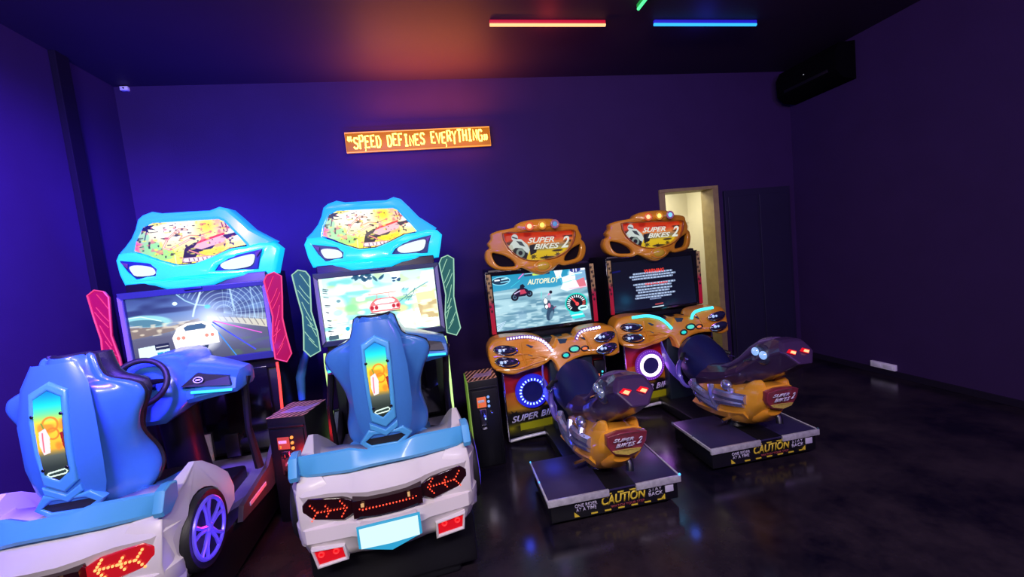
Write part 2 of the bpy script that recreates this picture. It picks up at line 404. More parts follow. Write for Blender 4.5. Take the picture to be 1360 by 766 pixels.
def screen_race(kind):
    c = Canvas(220, 120)
    if kind == 1:      # night tunnel with a white car
        c.vgrad([(0, (.20, .28, .50)), (.30, (.38, .50, .70)), (.46, (.55, .60, .66)), (.6, (.35, .36, .42)), (1, (.26, .27, .33))])
        c.noise((.10, .14, .30), .7, 30, 9, .45, 3, (c.Y < 50).astype(float))
        for r in range(14, 95, 7): c.arc(150, 42, r, 1.2, -2.6, .35, (.78, .92, 1), .6)
        for k in range(9): c.line([(150, 42), (150+80*math.cos(-1.5+k*.22), 42+80*math.sin(-1.5+k*.22))], .9, (.75, .9, 1), .45)
        c.line([(165, 0), (167, 40)], 3, (.75, .9, .98), .7); c.line([(198, 0), (200, 60)], 2, (.7, .85, .95), .6)
        c.ell(30, 42, 36, 10, (.60, .88, .85), .8, .2, .12); c.ell(26, 45, 28, 6, (.25, .42, .5), .8, .2, .12); c.line([(0, 34), (20, 33), (50, 44)], 1.2, (.9, 1, .98))
        c.line([(80, 2), (92, 14), (106, 22), (124, 26)], 2, (.65, .85, .92), .9); c.line([(118, 0), (112, 14), (104, 30), (100, 42)], 3, (.85, .95, 1), .9)
        c.ell(75, 17, 4, 3, (.85, .97, 1)); c.ell(125, 28, 5, 3.5, (.1, .75, .85), 1, .3)
        c.poly([(0, 50), (60, 55), (108, 46), (112, 52), (60, 64), (0, 70)], (.50, .44, .36), .9)
        c.noise((.9, .86, .75), .7, 9, 4, .55, 5, ((c.Y > 48) & (c.Y < 68) & (c.X < 110)).astype(float))
        c.poly([(122, 44), (220, 62), (220, 76), (122, 50)], (.82, .80, .70), .9)
        for k in range(9): c.line([(128+k*10, 43+k*2), (133+k*10, 52+k*2.4)], 1.5, (.35, .33, .33), .7)
        c.noise((.30, .40, .28), .6, 20, 5, .5, 8, ((c.Y > 85) & (c.X > 150)).astype(float))
        c.glow(128, 52, 26, (1, 1, 1), .95); c.glow(128, 52, 60, (.75, .82, 1), .5)
        c.line([(130, 56), (192, 112)], 2.2, (.25, .30, .95)); c.line([(132, 54), (206, 84)], 1.6, (.95, .35, .85)); c.line([(128, 60), (160, 120)], 1.8, (.2, .55, 1), .9)
        c.ell(104, 88, 30, 18, (1, 1, 1), .6, .5)
        c.poly([(72.3, 58.8), (86.9, 52.9), (113.8, 51.7), (126.0, 58.8), (135.7, 72.9), (135.7, 91.8), (65.0, 94.2), (62.5, 75.3)], (1, .98, .95))
        c.poly([(82.0, 59.9), (89.4, 56.4), (111.3, 55.2), (118.6, 59.9), (116.2, 64.7), (84.5, 65.8)], (.25, .38, .50))
        for x in (72, 80, 117, 126): c.ell(x, 77, 3, 3, (.9, .55, .45))
        c.poly([(92, 95), (118, 94), (114, 103), (90, 104)], (.15, .22, .3)); c.ell(104, 99, 10, 2, (.6, .9, .95))
        c.poly([(8, 86), (56, 82), (56, 118), (8, 118)], (.82, .90, .93)); c.poly([(34, 83), (56, 82), (56, 92), (34, 93)], (.1, .14, .2)); c.line([(36, 88), (54, 87)], 1.6, (1, 1, 1), .8)
        c.poly([(36, 97), (56, 96), (56, 110), (36, 111)], (.1, .62, .75)); c.line([(46, 99), (46, 109)], 3, (.9, 1, 1))
    else:              # bright stadium race with red car
        c.vgrad([(0, (.70, .90, .90)), (.4, (.90, 1, .97)), (1, (.93, 1, .97))])
        c.noise((.35, .72, .72), .7, 26, 12, .5, 11); c.noise((.70, .80, .45), .5, 22, 9, .55, 12); c.noise((1, 1, 1), .9, 18, 8, .5, 13)
        rs = random.Random(4)
        for k in range(26): x = rs.uniform(66, 120); c.ell(x, rs.uniform(2, 12), rs.uniform(2, 7), rs.uniform(1, 3), (.10, .28, .40), .85, .5, rs.uniform(-1, 1))
        for k in range(10): c.ell(rs.uniform(136, 150), rs.uniform(13, 20), 3, 1.6, (.12, .28, .45), .9, .4)
        for k in range(22): y = rs.uniform(20, 112); c.line([(4+rs.uniform(0, 3)+y*.02, y), (12+rs.uniform(0, 5), y+2)], 1.1, (.08, .14, .2), .9)
        for k in range(14): x = rs.uniform(150, 182); y = rs.uniform(34, 58); c.line([(x, y), (x+rs.uniform(-8, 8), y+rs.uniform(-6, 6))], 1.2, (.15, .35, .5), .75)
        c.line([(142, 62), (178, 40), (205, 28)], 1.4, (.2, .45, .55), .9); c.line([(145, 56), (218, 46)], 1, (.3, .6, .6), .8)
        c.poly([(178, 48), (216, 46), (217, 66), (180, 68)], (.93, .92, .62)); c.poly([(180, 70), (218, 64), (218, 100), (184, 98)], (.72, .62, .42), .9); c.noise((1, 1, .8), .9, 12, 5, .45, 14, ((c.Y > 62) & (c.X > 178)).astype(float))
        c.line([(88, 41), (140, 40)], 1.6, (.80, .45, .40), .9); c.line([(104, 41), (103, 49)], 1.2, (.8, .5, .5)); c.line([(126, 41), (127, 49)], 1.2, (.8, .5, .5))
        c.ell(54, 62, 12, 7, (.5, .85, .55), .7, .5); c.ell(146, 74, 14, 7, (.85, .95, .55), .8, .5); c.ell(28, 68, 9, 6, (.6, .85, .8), .7, .5); c.ell(32, 46, 4, 3, (.1, .3, .4), .6, .5)
        c.poly([(86, 66), (92, 56), (100, 50), (134, 49), (142, 56), (147, 66), (144, 75), (90, 76)], (.88, .45, .46))
        c.poly([(97, 56), (104, 52), (130, 51), (137, 56), (134, 60), (99, 61)], (.96, .88, .90)); c.poly([(92, 63), (142, 62), (142, 72), (92, 73)], (1, .92, .93))
        for x in (92, 100, 133, 141): c.ell(x, 67, 3.4, 4, (.65, .1, .15), .95, .4)
        c.line([(88, 77), (110, 80), (124, 77), (144, 77)], 1.6, (.25, .15, .2))
        c.ell(42, 100, 4, 4, (.1, .65, .75)); c.line([(8, 88), (60, 88)], 1, (.5, .75, .8), .8); c.poly([(6, 110), (24, 109), (24, 117), (6, 118)], (.25, .35, .4))
    return c
def marquee_art():
    c = Canvas(150, 76)
    c.vgrad([(0, (1, .98, .85)), (.5, (1, .96, .62)), (1, (1, .90, .25))])
    c.glow(52, 8, 44, (1, 1, 1), .95); c.noise((1, .88, .05), .9, 34, 22, .5, 3); c.glow(98, 14, 18, (1, .85, .0), .9)
    c.ell(4, 44, 16, 34, (1, .35, .62), .9, .5); c.ell(22, 46, 15, 13, (.55, .90, .60), .9, .3); c.ell(12, 26, 9, 10, (.60, .88, .70), .9, .3); c.ell(38, 58, 15, 9, (.62, .92, .50), .9, .3)
    c.splat(16, 10, 13, (.05, .10, .30), 8, 2); c.line([(18, 14), (14, 32)], 1.2, (.1, .1, .3))
    c.noise((.95, .55, .30), .6, 8, 7, .62, 9, (c.X > 100).astype(float)); c.ell(122, 14, 16, 14, (1, .72, .62), .7, .5)
    for k in range(5): c.line([(118+k*5, 10), (121+k*5, 26)], 1.5, (.35, .10, .20), .9); c.line([(116+k*5, 20), (124+k*5, 18)], 1.2, (.5, .12, .2), .8)
    c.ell(136, 30, 10, 14, (1, .95, .95), .8, .5)
    c.poly([(60, 74), (66, 50), (78, 42), (150, 26), (146, 32), (112, 42), (100, 58), (82, 62), (72, 76)], (.18, .13, .16))
    c.poly([(78, 50), (84, 42), (118, 30), (124, 34), (120, 44), (88, 54)], (1, .72, .74)); c.poly([(82, 44), (88, 38), (120, 28), (122, 31)], (.95, .22, .16))
    c.poly([(118, 32), (140, 30), (124, 40)], (.2, .1, .14))
    c.line([(70, 18), (60, 16), (44, 32), (38, 46), (46, 50), (72, 36), (92, 30)], 3.4, (.95, .55, .45)); c.line([(70, 18), (60, 16), (44, 32), (38, 46), (46, 50), (72, 36), (92, 30)], 1.4, (1, .93, .85))
    c.line([(54, 22), (64, 28), (60, 34), (74, 28), (86, 30), (104, 24)], 1.6, (.9, .45, .35), .8)
    c.poly([(84, 58), (112, 52), (126, 46), (118, 58), (88, 70)], (1, .86, .08)); c.line([(72, 54), (96, 68)], 2, (1, .6, .55))
    for k in range(7): c.line([(52, 58), (52+9*math.cos(k*.9), 56+7*math.sin(k*.9))], 1.4, (.85, .92, .2))
    c.line([(52, 58), (52, 74)], 1.2, (.9, .9, .8))
    c.noise((.16, .12, .12), .85, 4, 3, .80, 21); c.noise((.95, .35, .45), .6, 6, 5, .78, 22); c.noise((1, .95, .3), .7, 7, 4, .74, 23)
    c.poly([(62, 66), (104, 66), (106, 70), (104, 74), (62, 74), (60, 70)], (.78, .62, .66)); c.poly([(64, 67), (102, 67), (104, 70), (102, 73), (64, 73), (62, 70)], (1, .88, .90))
    for k in range(6): c.line([(70+k*6, 68), (70+k*6+(k % 2), 72)], 1.2, (.2, .15, .2), .8)
    return c
def badge_art():
    c = Canvas(36, 120)
    c.vgrad([(0, (.0, .45, .85)), (.15, (.05, .85, .95)), (.25, (.45, .95, .65)), (.35, (.95, .85, .20)), (.62, (1, .72, .15)), (.70, (.35, .38, .35)), (.82, (.18, .22, .20)), (1, (.08, .12, .10))])
    c.noise((1, .45, .1), .6, 9, 12, .6, 3, ((c.Y > 38) & (c.Y < 80)).astype(float))
    c.arc(20, 44, 9, 2.5, 0, 6.3, (1, .55, .1)); c.arc(22, 56, 7, 2, 0, 6.3, (.9, .5, .1)); c.line([(10, 42), (16, 60)], 2, (.5, .6, .2))
    c.poly([(6, 52), (14, 48), (18, 60), (16, 80), (8, 82), (5, 70)], (1, .88, .90)); c.line([(10, 54), (9, 78)], 1.4, (.9, .3, .4)); c.poly([(30, 56), (36, 54), (36, 78), (32, 76)], (.6, .1, .08))
    c.poly([(8, 106), (28, 103), (31, 107), (28, 111), (8, 113), (5, 109)], (.85, .95, .90)); c.poly([(9, 108), (28, 105), (29, 107), (28, 109), (9, 111), (7, 109)], (.15, .22, .2))
    return c
CV = dict(mq=marquee_art(), badge=badge_art())

def arrow_pts(x0, z0, sgn, n=3):
    """dot positions of a chevron arrow pattern, pointing along sgn"""
    P = []
    for k, (dx, h) in enumerate(((0, .052), (-.082, .036), (-.145, .044))):
        m = int(h/.0135)
        for i in range(-m, m+1): P.append((x0+sgn*(dx-abs(i)*.0095), z0+i*.0135))
    for i in range(1, 10):
        P.append((x0-sgn*.0155*i, z0))
    return P
def car_machine(loc, rz, label, wing_m, wing_l, strip_m, race, seat_dy, lit_tail, strip_light):
    root = tag(empty('racing_arcade_machine', loc, rz), label, 'arcade machine', 'racing arcade machines with blue seats')
    # cabinet
    cb = MB(); cb.box(-.49, .49, .03, .50, 1.10, 1.88, .01).box(-.47, .47, .06, .62, .04, 1.12, .01).box(-.30, .30, .12, .40, 1.86, 2.25, .02)
    cb.build('cabinet', m_black, root)
    # recessed lower panel and footwell
    MB().box(-.40, .40, .02, .07, .44, 1.12, .006).build('lower_panel', m_blackgl, root)
    MB().box(-.13, -.075, -.002, .02, .42, .64, .002).build('instruction_label', m_label, root, smooth=False)
    # chassis
    ch = MB(); ch.box(-.44, .44, -1.45, .10, .06, .36, .02).box(-.32, .32, -1.15, -.35, .30, .50, .03)
    ch.build('chassis', m_black, root)
    fp = MB(); fp.add([(-.43, -.02, .43), (.43, -.02, .43), (.43, -.62, .40), (.28, -.86, .39), (-.28, -.86, .39), (-.43, -.62, .40)] +
                      [(-.43, -.02, .39), (.43, -.02, .39), (.43, -.62, .36), (.28, -.86, .35), (-.28, -.86, .35), (-.43, -.62, .36)],
                      [(0, 1, 2, 3, 4, 5), (6, 7, 8, 9, 10, 11)]+[(i, (i+1) % 6, 6+(i+1) % 6, 6+i) for i in range(6)])
    fp.build('foot_plate', m_foot, root, smooth=False)
    for s in (-1, 1):
        sk = MB(); P = [(.04, .62), (-.10, .66), (-.40, .47), (-.82, .42), (-.86, .34), (-.40, .30), (.04, .30)]
        sk.loft([[(s*.445, y, z) for y, z in P], [(s*.475, y, z) for y, z in P]])
        sk.build('side_skirt', m_grey, root, smooth=False)
        t = MB().box(s*.476-.003, s*.476+.003, -.74, -.48, .37, .395, .001); t.build('skirt_badge', m_logo, root, smooth=False)
    for s in (-1, 1):
        pl = MB(); pl.box(s*.14-.05, s*.14+.05, -.14, -.11, .48, .66, .008, Matrix.Translation((0, 0, 0))); pl.box(s*.14-.015, s*.14+.015, -.13, .03, .56, .60, .004)
        pl.build('pedal', m_darkm, root)
    # screen housing
    plate('screen_bezel', [[(-.515, 1.20), (.515, 1.19), (.515, 1.81), (-.515, 1.82)], [(-.478, 1.245), (.470, 1.245), (.470, 1.77), (-.478, 1.77)]], -.035, .07, .006, m_bezel, root)
    for s in (-1, 1):
        g = MB(); g.loft([[(s*.480, -.046, 1.25), (s*.508, -.046, 1.22), (s*.508, -.046, 1.79), (s*.480, -.046, 1.76)], [(s*.480, -.034, 1.25), (s*.508, -.034, 1.22), (s*.508, -.034, 1.79), (s*.480, -.034, 1.76)]])
        g.build('bezel_side', m_bezel2, root, smooth=False)
    art_panel('screen', screen_race(race), -.482, .474, 1.24, 1.775, -.012, m_screen if race == 1 else m_screen2, root)
    MB().box(-.06, .06, -.05, -.03, 1.795, 1.812, .002).build('bezel_sensor', m_navy, root)
    # acrylic side wings
    WP = [(.520, 1.80), (.545, 1.845), (.600, 1.862), (.648, 1.828), (.632, 1.66), (.612, 1.50), (.622, 1.36), (.640, 1.215), (.598, 1.155), (.518, 1.190), (.520, 1.35), (.545, 1.52)]
    for s in (-1, 1):
        L = [(s*x, z) for x, z in WP]
        if s < 0: L = L[::-1]
        wg = plate('side_wing', [L], -.10, .02, .004, wing_m, root)
        b_ = MB(); b_.tube([(x, -.104, z) for x, z in L], .0055, 6, True); b_.build('glowing_edge', wing_l, wg)
        ln = MB(); rs = random.Random(3)
        for k in range(13):
            z0 = 1.22+k*.045; x0 = .535+.02*math.sin(k*1.7); z1 = z0+rs.uniform(.06, .16); x1 = x0+rs.uniform(.035, .075)
            if inside(WP, x0+.012, z0) and inside(WP, x1-.004, min(z1, 1.83)):
                ln.tube([(s*x0, -.104, z0), (s*(x0+x1)/2+.003*s, -.104, (z0+z1)/2), (s*x1, -.104, min(z1, 1.83))], .0028, 5)
        if ln.v: ln.build('etched_lines', wing_l, wg)
    # LED strips down the cabinet front
    for s in (-1, 1):
        st = MB().tube([(s*.502, -.035, 1.15), (s*.506, -.045, 1.06), (s*.50, -.075, .70), (s*.49, -.11, .28)], .0105, 8)
        st.build('led_strip', strip_m, root)
    # ---------- marquee
    mq = plate('marquee_hood', [[(-.385, 2.375), (-.345, 2.405), (-.27, 2.425), (-.20, 2.405), (.14, 2.400), (.205, 2.425), (.265, 2.405), (.33, 2.33), (.405, 2.235), (.50, 2.165), (.555, 2.125), (.50, 2.07), (.375, 2.075), (.362, 2.11), (.225, 2.305), (.19, 2.325), (-.275, 2.335), (-.335, 2.30), (-.385, 2.20), (-.405, 2.135), (-.40, 2.08), (-.50, 2.07), (-.555, 2.13), (-.50, 2.175), (-.445, 2.235), (-.41, 2.30)]],
               .02, .16, .022, m_cyan2, root, cuts=1, warp=lambda x, y, z: (x, y+.16*max(0, (z-2.1))+.10*(abs(x)/.55)**2, z))
    plate('marquee_bumper', [[(-.575, 2.075), (-.545, 2.125), (-.44, 2.125), (-.36, 2.095), (-.25, 2.04), (-.13, 1.99), (.01, 1.99), (.14, 2.035), (.26, 2.085), (.37, 2.095), (.46, 2.115), (.555, 2.105), (.595, 2.06), (.570, 1.96), (.540, 1.855), (.42, 1.85), (.30, 1.855), (.21, 1.845), (.12, 1.815), (.02, 1.805), (-.10, 1.805), (-.21, 1.815), (-.29, 1.850), (-.40, 1.862), (-.525, 1.872), (-.555, 1.96)][::-1],
                               [(-.485, 2.055), (-.40, 2.040), (-.30, 2.012), (-.258, 1.975), (-.268, 1.925), (-.40, 1.928), (-.445, 1.985)],
                               [(.475, 2.050), (.39, 2.035), (.24, 2.005), (.165, 1.965), (.13, 1.920), (.30, 1.912), (.39, 1.918), (.43, 1.965)]],
          -.0, .15, .022, m_cyan1, root, cuts=1, warp=lambda x, y, z: (x, y+.10*(abs(x)/.58)**2-.04*math.exp(-((z-1.92)/.07)**2)*math.exp(-(x/.3)**2)+.12*max(0, z-1.98), z))
    art_panel('marquee_picture', CV['mq'], -.41, .37, 2.0, 2.345, lambda x, z: .062+.16*max(0, z-2.1), m_art, root,
              clip=[(-.408, 2.13), (-.392, 2.205), (-.34, 2.31), (-.275, 2.342), (.19, 2.335), (.235, 2.31), (.37, 2.105), (.25, 2.09), (.13, 2.04), (.01, 2.0), (-.13, 2.0), (-.24, 2.045), (-.34, 2.10)])
    for s in (-1, 1):
        hb = plate('headlight', [[(s*a, z) for a, z in ([(.49, 2.06), (.25, 2.02), (.13, 1.96), (.13, 1.905), (.44, 1.905), (.46, 1.98)] if s > 0 else [(.50, 2.065), (.28, 2.02), (.24, 1.97), (.25, 1.915), (.41, 1.915), (.46, 1.98)])]], .035, .02, .004, m_navy, root)
        if s > 0: P = [(.43, 2.022), (.36, 2.018), (.25, 1.995), (.185, 1.965), (.21, 1.927), (.31, 1.922), (.395, 1.935), (.425, 1.975)]
        else: P = [(-.43, 2.010), (-.38, 2.018), (-.30, 1.998), (-.272, 1.968), (-.285, 1.935), (-.39, 1.935), (-.42, 1.965)][::-1]
        plate('headlight_lens', [smooth_loop(P, 3)], .012, .02, .006, m_lampw, hb)
        tr = [(s*.485, 2.05), (s*.44, 2.035), (s*.448, 2.0)]
        plate('headlight_corner', [tr], .015, .012, .003, glow('violet_corner', (.12, .02, .45), .9), hb)
    # ---------- dash and steering wheel
    # dash body: loft along x
    rings = []
    for x, zt, zb, y0, y1 in [(-.40, 1.19, 1.12, -.60, -.40), (-.385, 1.235, 1.105, -.66, -.36), (-.27, 1.285, 1.09, -.68, -.30), (-.17, 1.315, 1.07, -.66, -.25), (-.13, 1.365, 1.03, -.70, -.20), (-.06, 1.385, .98, -.72, -.15),
                              (.06, 1.385, .98, -.72, -.15), (.13, 1.365, 1.03, -.70, -.20), (.17, 1.315, 1.07, -.66, -.25), (.30, 1.285, 1.09, -.68, -.30), (.46, 1.235, 1.105, -.66, -.36), (.475, 1.19, 1.12, -.60, -.40)]:
        rings.append([(x, y0+.02, zb), (x, y0, zb+.03), (x, y0+.03, zt-.04), (x, y0+.09, zt), (x, y1-.05, zt), (x, y1, zt-.03), (x, y1, zb+.02), (x, y1-.04, zb)])
    dash = MB().loft(rings).build('dashboard', m_blue, root)
    for s in (-1, 1):
        ins = MB(); yy = lambda x: -.680+.0
        P = [(.19, 1.225, .205, 1.262), (.46, 1.195, .40, 1.240)]
        k_ = 1 if s > 0 else .84
        ins.add([(s*.16*k_, -.682, 1.190), (s*.44*k_, -.674, 1.160), (s*.425*k_, -.650, 1.215), (s*.25*k_, -.656, 1.262),
                 (s*.16*k_, -.64, 1.190), (s*.44*k_, -.64, 1.160), (s*.425*k_, -.62, 1.215), (s*.25*k_, -.62, 1.262)], [(0, 1, 2, 3), (4, 5, 6, 7), (0, 1, 5, 4), (1, 2, 6, 5), (2, 3, 7, 6), (3, 0, 4, 7)])
        it = ins.build('dash_inset', m_black, dash, smooth=False)
        rg = MB().ring((s*.265, -.682, 1.222), .022, .0035, 'y', 24, 6, 1.2, .8); rg.box(s*.265-.014, s*.265+.014, -.686, -.676, 1.217, 1.227, .002); rg.build('dash_emblem', m_logo, it)
        MB().tube([(s*.22, -.69, 1.150), (s*.30, -.692, 1.143), (s*.445*k_, -.676, 1.130)], .009, 8).build('dash_light', m_cyanstrip, dash)
        br = MB(); br.tube([(s*.465*k_, -.50, 1.17), (s*.455*k_, -.52, 1.10), (s*.43, -.50, .80), (s*.44, -.45, .50)], [.03, .024, .022, .03], 8); br.build('dash_support', m_darkm, root)
    col = MB(); col.tube([(0, -.42, .46), (0, -.44, .75), (0, -.46, 1.05)], [.13, .11, .12], 14); col.build('dash_column', m_black, root)
    wh = MB(); R = .135
    tilt = Matrix.Translation((.02, -.80, 1.275)) @ Matrix.Rotation(math.radians(-22), 4, 'X') @ Matrix.Rotation(math.radians(8), 4, 'Z')
    wh.ring((0, 0, 0), R, .017, 'y', 44, 10)
    sw = wh.build('steering_wheel', m_rubber, root, xf=tilt)
    sp = MB(); sp.lathe([(.0, -.012), (.045, -.012), (.052, .0), (.05, .03), (.035, .05)], (0, 0, 0), 'y', 20)
    for a in (0, 180, 270): sp.tube([(.03*math.cos(math.radians(a)), .01, .03*math.sin(math.radians(a))), (.128*math.cos(math.radians(a)), .0, .128*math.sin(math.radians(a)))], [.02, .012], 8)
    sp.build('wheel_hub', m_blackgl, sw, xf=tilt)
    sb = MB(); sb.ring((0, -.016, 0), .022, .005, 'y', 20, 6)
    for a in range(0, 360, 60): sb.ball((.022*math.cos(math.radians(a)), -.018, .022*math.sin(math.radians(a))), .008, 8, 6)
    sb.build('wheel_button', m_lampw if race == 1 else m_chrome, sw, xf=tilt)
    cm = MB(); cm.tube([(.02, -.78, 1.265), (.0, -.66, 1.22)], .035, 12); cm.build('steering_column', m_blackgl, root)
    # ---------- seat
    DY = seat_dy
    Zs = [(1.535, .085, .0), (1.525, .105, .0), (1.47, .118, .0), (1.42, .135, .01), (1.395, .165, .02), (1.375, .225, .03), (1.35, .272, .04), (1.31, .285, .05), (1.27, .272, .06), (1.20, .235, .07), (1.12, .208, .08), (1.03, .203, .085), (.96, .215, .08), (.89, .232, .07), (.83, .225, .05), (.785, .185, .03), (.755, .12, .01), (.745, .06, .0)]
    def seat_pt(u, z, hw, k, off=0):
        yb = -1.27+.10*(z-.75)/.78*-.2-.05*math.sin((z-.75)/.78*PI)   # gentle lean
        wing = .05+.9*k+.10*math.exp(-((z-.95)/.14)**2)
        x = hw*math.sin(u*PI/2)*(1 if abs(u) < 1 else 1)
        y = yb+DY+wing*(1-math.cos(u*PI/2))+.03*math.exp(-((abs(u)-.55)/.22)**2)
        return (.02+x, y+off, z)
    us = [-1, -.92, -.82, -.7, -.58, -.46, -.34, -.22, -.1, 0, .1, .22, .34, .46, .58, .7, .82, .92, 1]
    Zf = []
    for i in range(len(Zs)-1):
        for t in (0, .5): Zf.append(tuple(Zs[i][j]*(1-t)+Zs[i+1][j]*t for j in range(3)))
    Zf.append(Zs[-1])
    sg = MB().grid([[seat_pt(u, *z) for u in us] for z in Zf])
    seat = sg.build('seat_shell', m_blue, root, solid=.022)
    seat.modifiers.new('sub', 'SUBSURF').levels = 1; seat.modifiers['sub'].render_levels = 1
    edge = [seat_pt(-1, *z) for z in Zf[::-1]]+[seat_pt(u, *Zf[0]) for u in us[1:-1]]+[seat_pt(1, *z) for z in Zf]
    MB().tube([(p[0], p[1]+.008, p[2]) for p in edge], .014, 8).build('seat_piping', m_rubber, seat)
    cu = MB(); cu.loft([[(.02+hw*.86*math.cos(t), -1.27+DY+.13+.16*k+.035+.055*math.sin(t), z) for t in np.linspace(0, 2*PI, 20, endpoint=False)] for z, hw, k in Zs[1:-2]])
    cu.build('seat_cushion', m_rubber, root)
    bc = MB().box(-.20, .24, -1.17+DY, -.68+DY, .56, .70, .05); bc.box(-.16, .20, -1.10+DY, -.75+DY, .44, .58, .02); bc.build('seat_base', m_rubber, root)
    for s in (-1, 1):
        bl = MB(); bl.loft([[(.02+s*(.20+.05*math.cos(t)), y, z0+h*math.sin(t)) for t in np.linspace(0, 2*PI, 12, endpoint=False)] for y, z0, h in [(-1.22+DY, .72, .10), (-1.05+DY, .66, .11), (-.80+DY, .64, .09), (-.66+DY, .62, .05)]])
        bl.build('seat_bolster', m_blue, root)
    yb = -1.325+DY
    def back(x, z): return yb-.014-.05*math.sin((z-.75)/.78*PI)
    bw = lambda x, y, z: (x, y+back(x, z)-yb, z)
    HX = [(.02, 1.445), (.092, 1.40), (.092, 1.27), (.082, .975), (.02, .925), (-.055, .975), (-.062, 1.27), (-.058, 1.40)]
    HI = [(.016, 1.405), (.068, 1.372), (.068, 1.27), (.058, 1.025), (.012, .990), (-.036, 1.025), (-.04, 1.27), (-.038, 1.372)]
    plate('badge_frame', [HX, HI[::-1]], yb-.02, .05, .010, m_blue2, seat, warp=bw, cuts=1)
    rib = MB()
    rib.grid([[(.02+sx*w_, back(0, z)+d, z) for sx, d in ((-1.35, .02), (-1, -.004), (0, -.008), (1, -.004), (1.35, .02))] for z, w_ in ((1.52, .07), (1.42, .10), (1.25, .115), (1.05, .115), (.93, .105), (.87, .09))])
    rib.build('spine_ridge', m_blue, seat)
    art_panel('badge_picture', CV['badge'], -.045, .072, .985, 1.41, lambda x, z: back(x, z)-.016, m_art, seat, clip=HI)
    sc_ = MB()
    for x, z in ((-.040, 1.30), (.072, 1.30), (-.030, 1.05), (.062, 1.05)): sc_.ball((x, back(x, z)-.026, z), .008, 8, 6, (1, .5, 1))
    sc_.build('badge_screws', m_blackgl, seat)
    plate('badge_chevron', [[(-.065, .965), (.015, .910), (.085, .955), (.085, .918), (.015, .872), (-.065, .928)][::-1]], yb-.018, .03, .007, m_blue2, seat, warp=bw)
    plate('handle_frame', [[(-.075, 0.923), (-.03, 0.913), (.07, 0.903), (.11, 0.913), (.155, 0.863), (.09, 0.798), (-.085, 0.803), (-.13, 0.853)][::-1], [(-.05, 0.890), (.085, 0.880), (.118, 0.853), (.07, 0.823), (-.07, 0.828), (-.10, 0.856)]], yb-.015, .045, .009, m_blue2, seat, warp=bw)
    plate('handle_hole', [[(-.06, 0.898), (.09, 0.888), (.125, 0.853), (.075, 0.816), (-.075, 0.821), (-.108, 0.856)][::-1]], yb-.003, .02, .003, m_rubber, seat, warp=bw)
    # ---------- car tail body
    rows = []
    prof = [(.79, -1.22, .40), (.80, -1.34, .425), (.785, -1.42, .435), (.735, -1.485, .45), (.700, -1.515, .462), (.685, -1.545, .47), (.665, -1.535, .47), (.625, -1.525, .475), (.560, -1.525, .475), (.540, -1.535, .475), (.528, -1.562, .475), (.47, -1.575, .468), (.455, -1.562, .465), (.40, -1.555, .445), (.375, -1.548, .42), (.345, -1.52, .39), (.335, -1.35, .38), (.335, -1.0, .38)]
    us2 = [-1, -.97, -.93, -.87, -.75, -.6, -.42, -.36, -.2, 0, .2, .36, .42, .6, .75, .87, .93, .97, 1]
    for z, y, hw in prof:
        rr = []
        for u in us2:
            a = abs(u); bul = .035*max(0, 1-(a/.4)**4) if .39 < z < .66 else (.045*max(0, 1-(a/.42)**3) if z >= .66 else .02*max(0, 1-(a/.4)**4))
            cut = .16*max(0, a-.86)/.14 if a > .86 else 0
            zz = z+(.012 if (z > .68 and z < .80 and a > .5) else 0)
            rr.append((hw*u, y-bul+cut*cut*4+.03*a*a, zz))
        rows.append(rr)
    body = MB().grid(rows)
    # side walls
    for s in (-1, 1):
        k = 0 if s < 0 else -1
        body.grid([[r[k], (s*.42, -1.15, r[k][2])] for r in rows])
    body.build('tail_body', m_white, root, solid=.012)
    for s in (-1, 1):
        top = [(-1.51, .70), (-1.48, .76), (-1.40, .80), (-1.30, .835), (-1.22, .862), (-1.16, .884), (-1.10, .858), (-1.02, .79), (-.95, .71), (-.91, .60)]
        wc = (-1.245, .55); arch = [(wc[0]+.205*math.cos(t), wc[1]+.205*math.sin(t)) for t in np.linspace(-.35, PI+.5, 16)]
        P = top+[(-.93, .52)]+arch[0:]+[(-1.44, .40), (-1.52, .44), (-1.535, .56)]
        def fx(x, y, z):      # bring the fender's crown inboard
            return (x-s*.05*max(0, (z-.70)/.17)**1.0-(s*.05*max(0, (-1.38-y)/.15)), y, z)
        f = MB(); lv = []
        for t, ins in ((0, .012), (.06, 0), (.5, 0), (1, .0)):
            xx = s*(.488-.17*t)
            cx, cy = -1.22, .66
            lv.append([(xx+s*t*.155*max(0, (z-.70)/.2), y+(cx-y)*ins*2, z+(cy-z)*ins*2) for y, z in P])
        bmf = bmesh.new()
        f.v = []; n = len(P)
        for r in lv: f.v += r
        for i in range(3):
            for j in range(n): f.f.append((i*n+j, i*n+(j+1) % n, (i+1)*n+(j+1) % n, (i+1)*n+j))
        f.f.append(tuple(range(n))); f.f.append(tuple(3*n+j for j in range(n))); bmf.free()
        fo_ = f.build('rear_fender', m_white, root, warp=fx); bv = fo_.modifiers.new('round', 'BEVEL'); bv.width = .018; bv.segments = 3; bv.limit_method = 'ANGLE'; bv.angle_limit = math.radians(40)
        ty = MB().lathe([(.135, -.02), (.185, -.028), (.197, -.01), (.197, .05), (.185, .07), (.13, .07)], (s*.475, wc[0], wc[1]), 'x', 40) if s < 0 else MB().lathe([(.135, .02), (.185, .028), (.197, .01), (.197, -.05), (.185, -.07), (.13, -.07)], (s*.475, wc[0], wc[1]), 'x', 40)
        tyo = ty.build('tyre', m_rubber, root)
        rm = MB().ring((s*.500, wc[0], wc[1]), .146, .011, 'x', 40, 8)
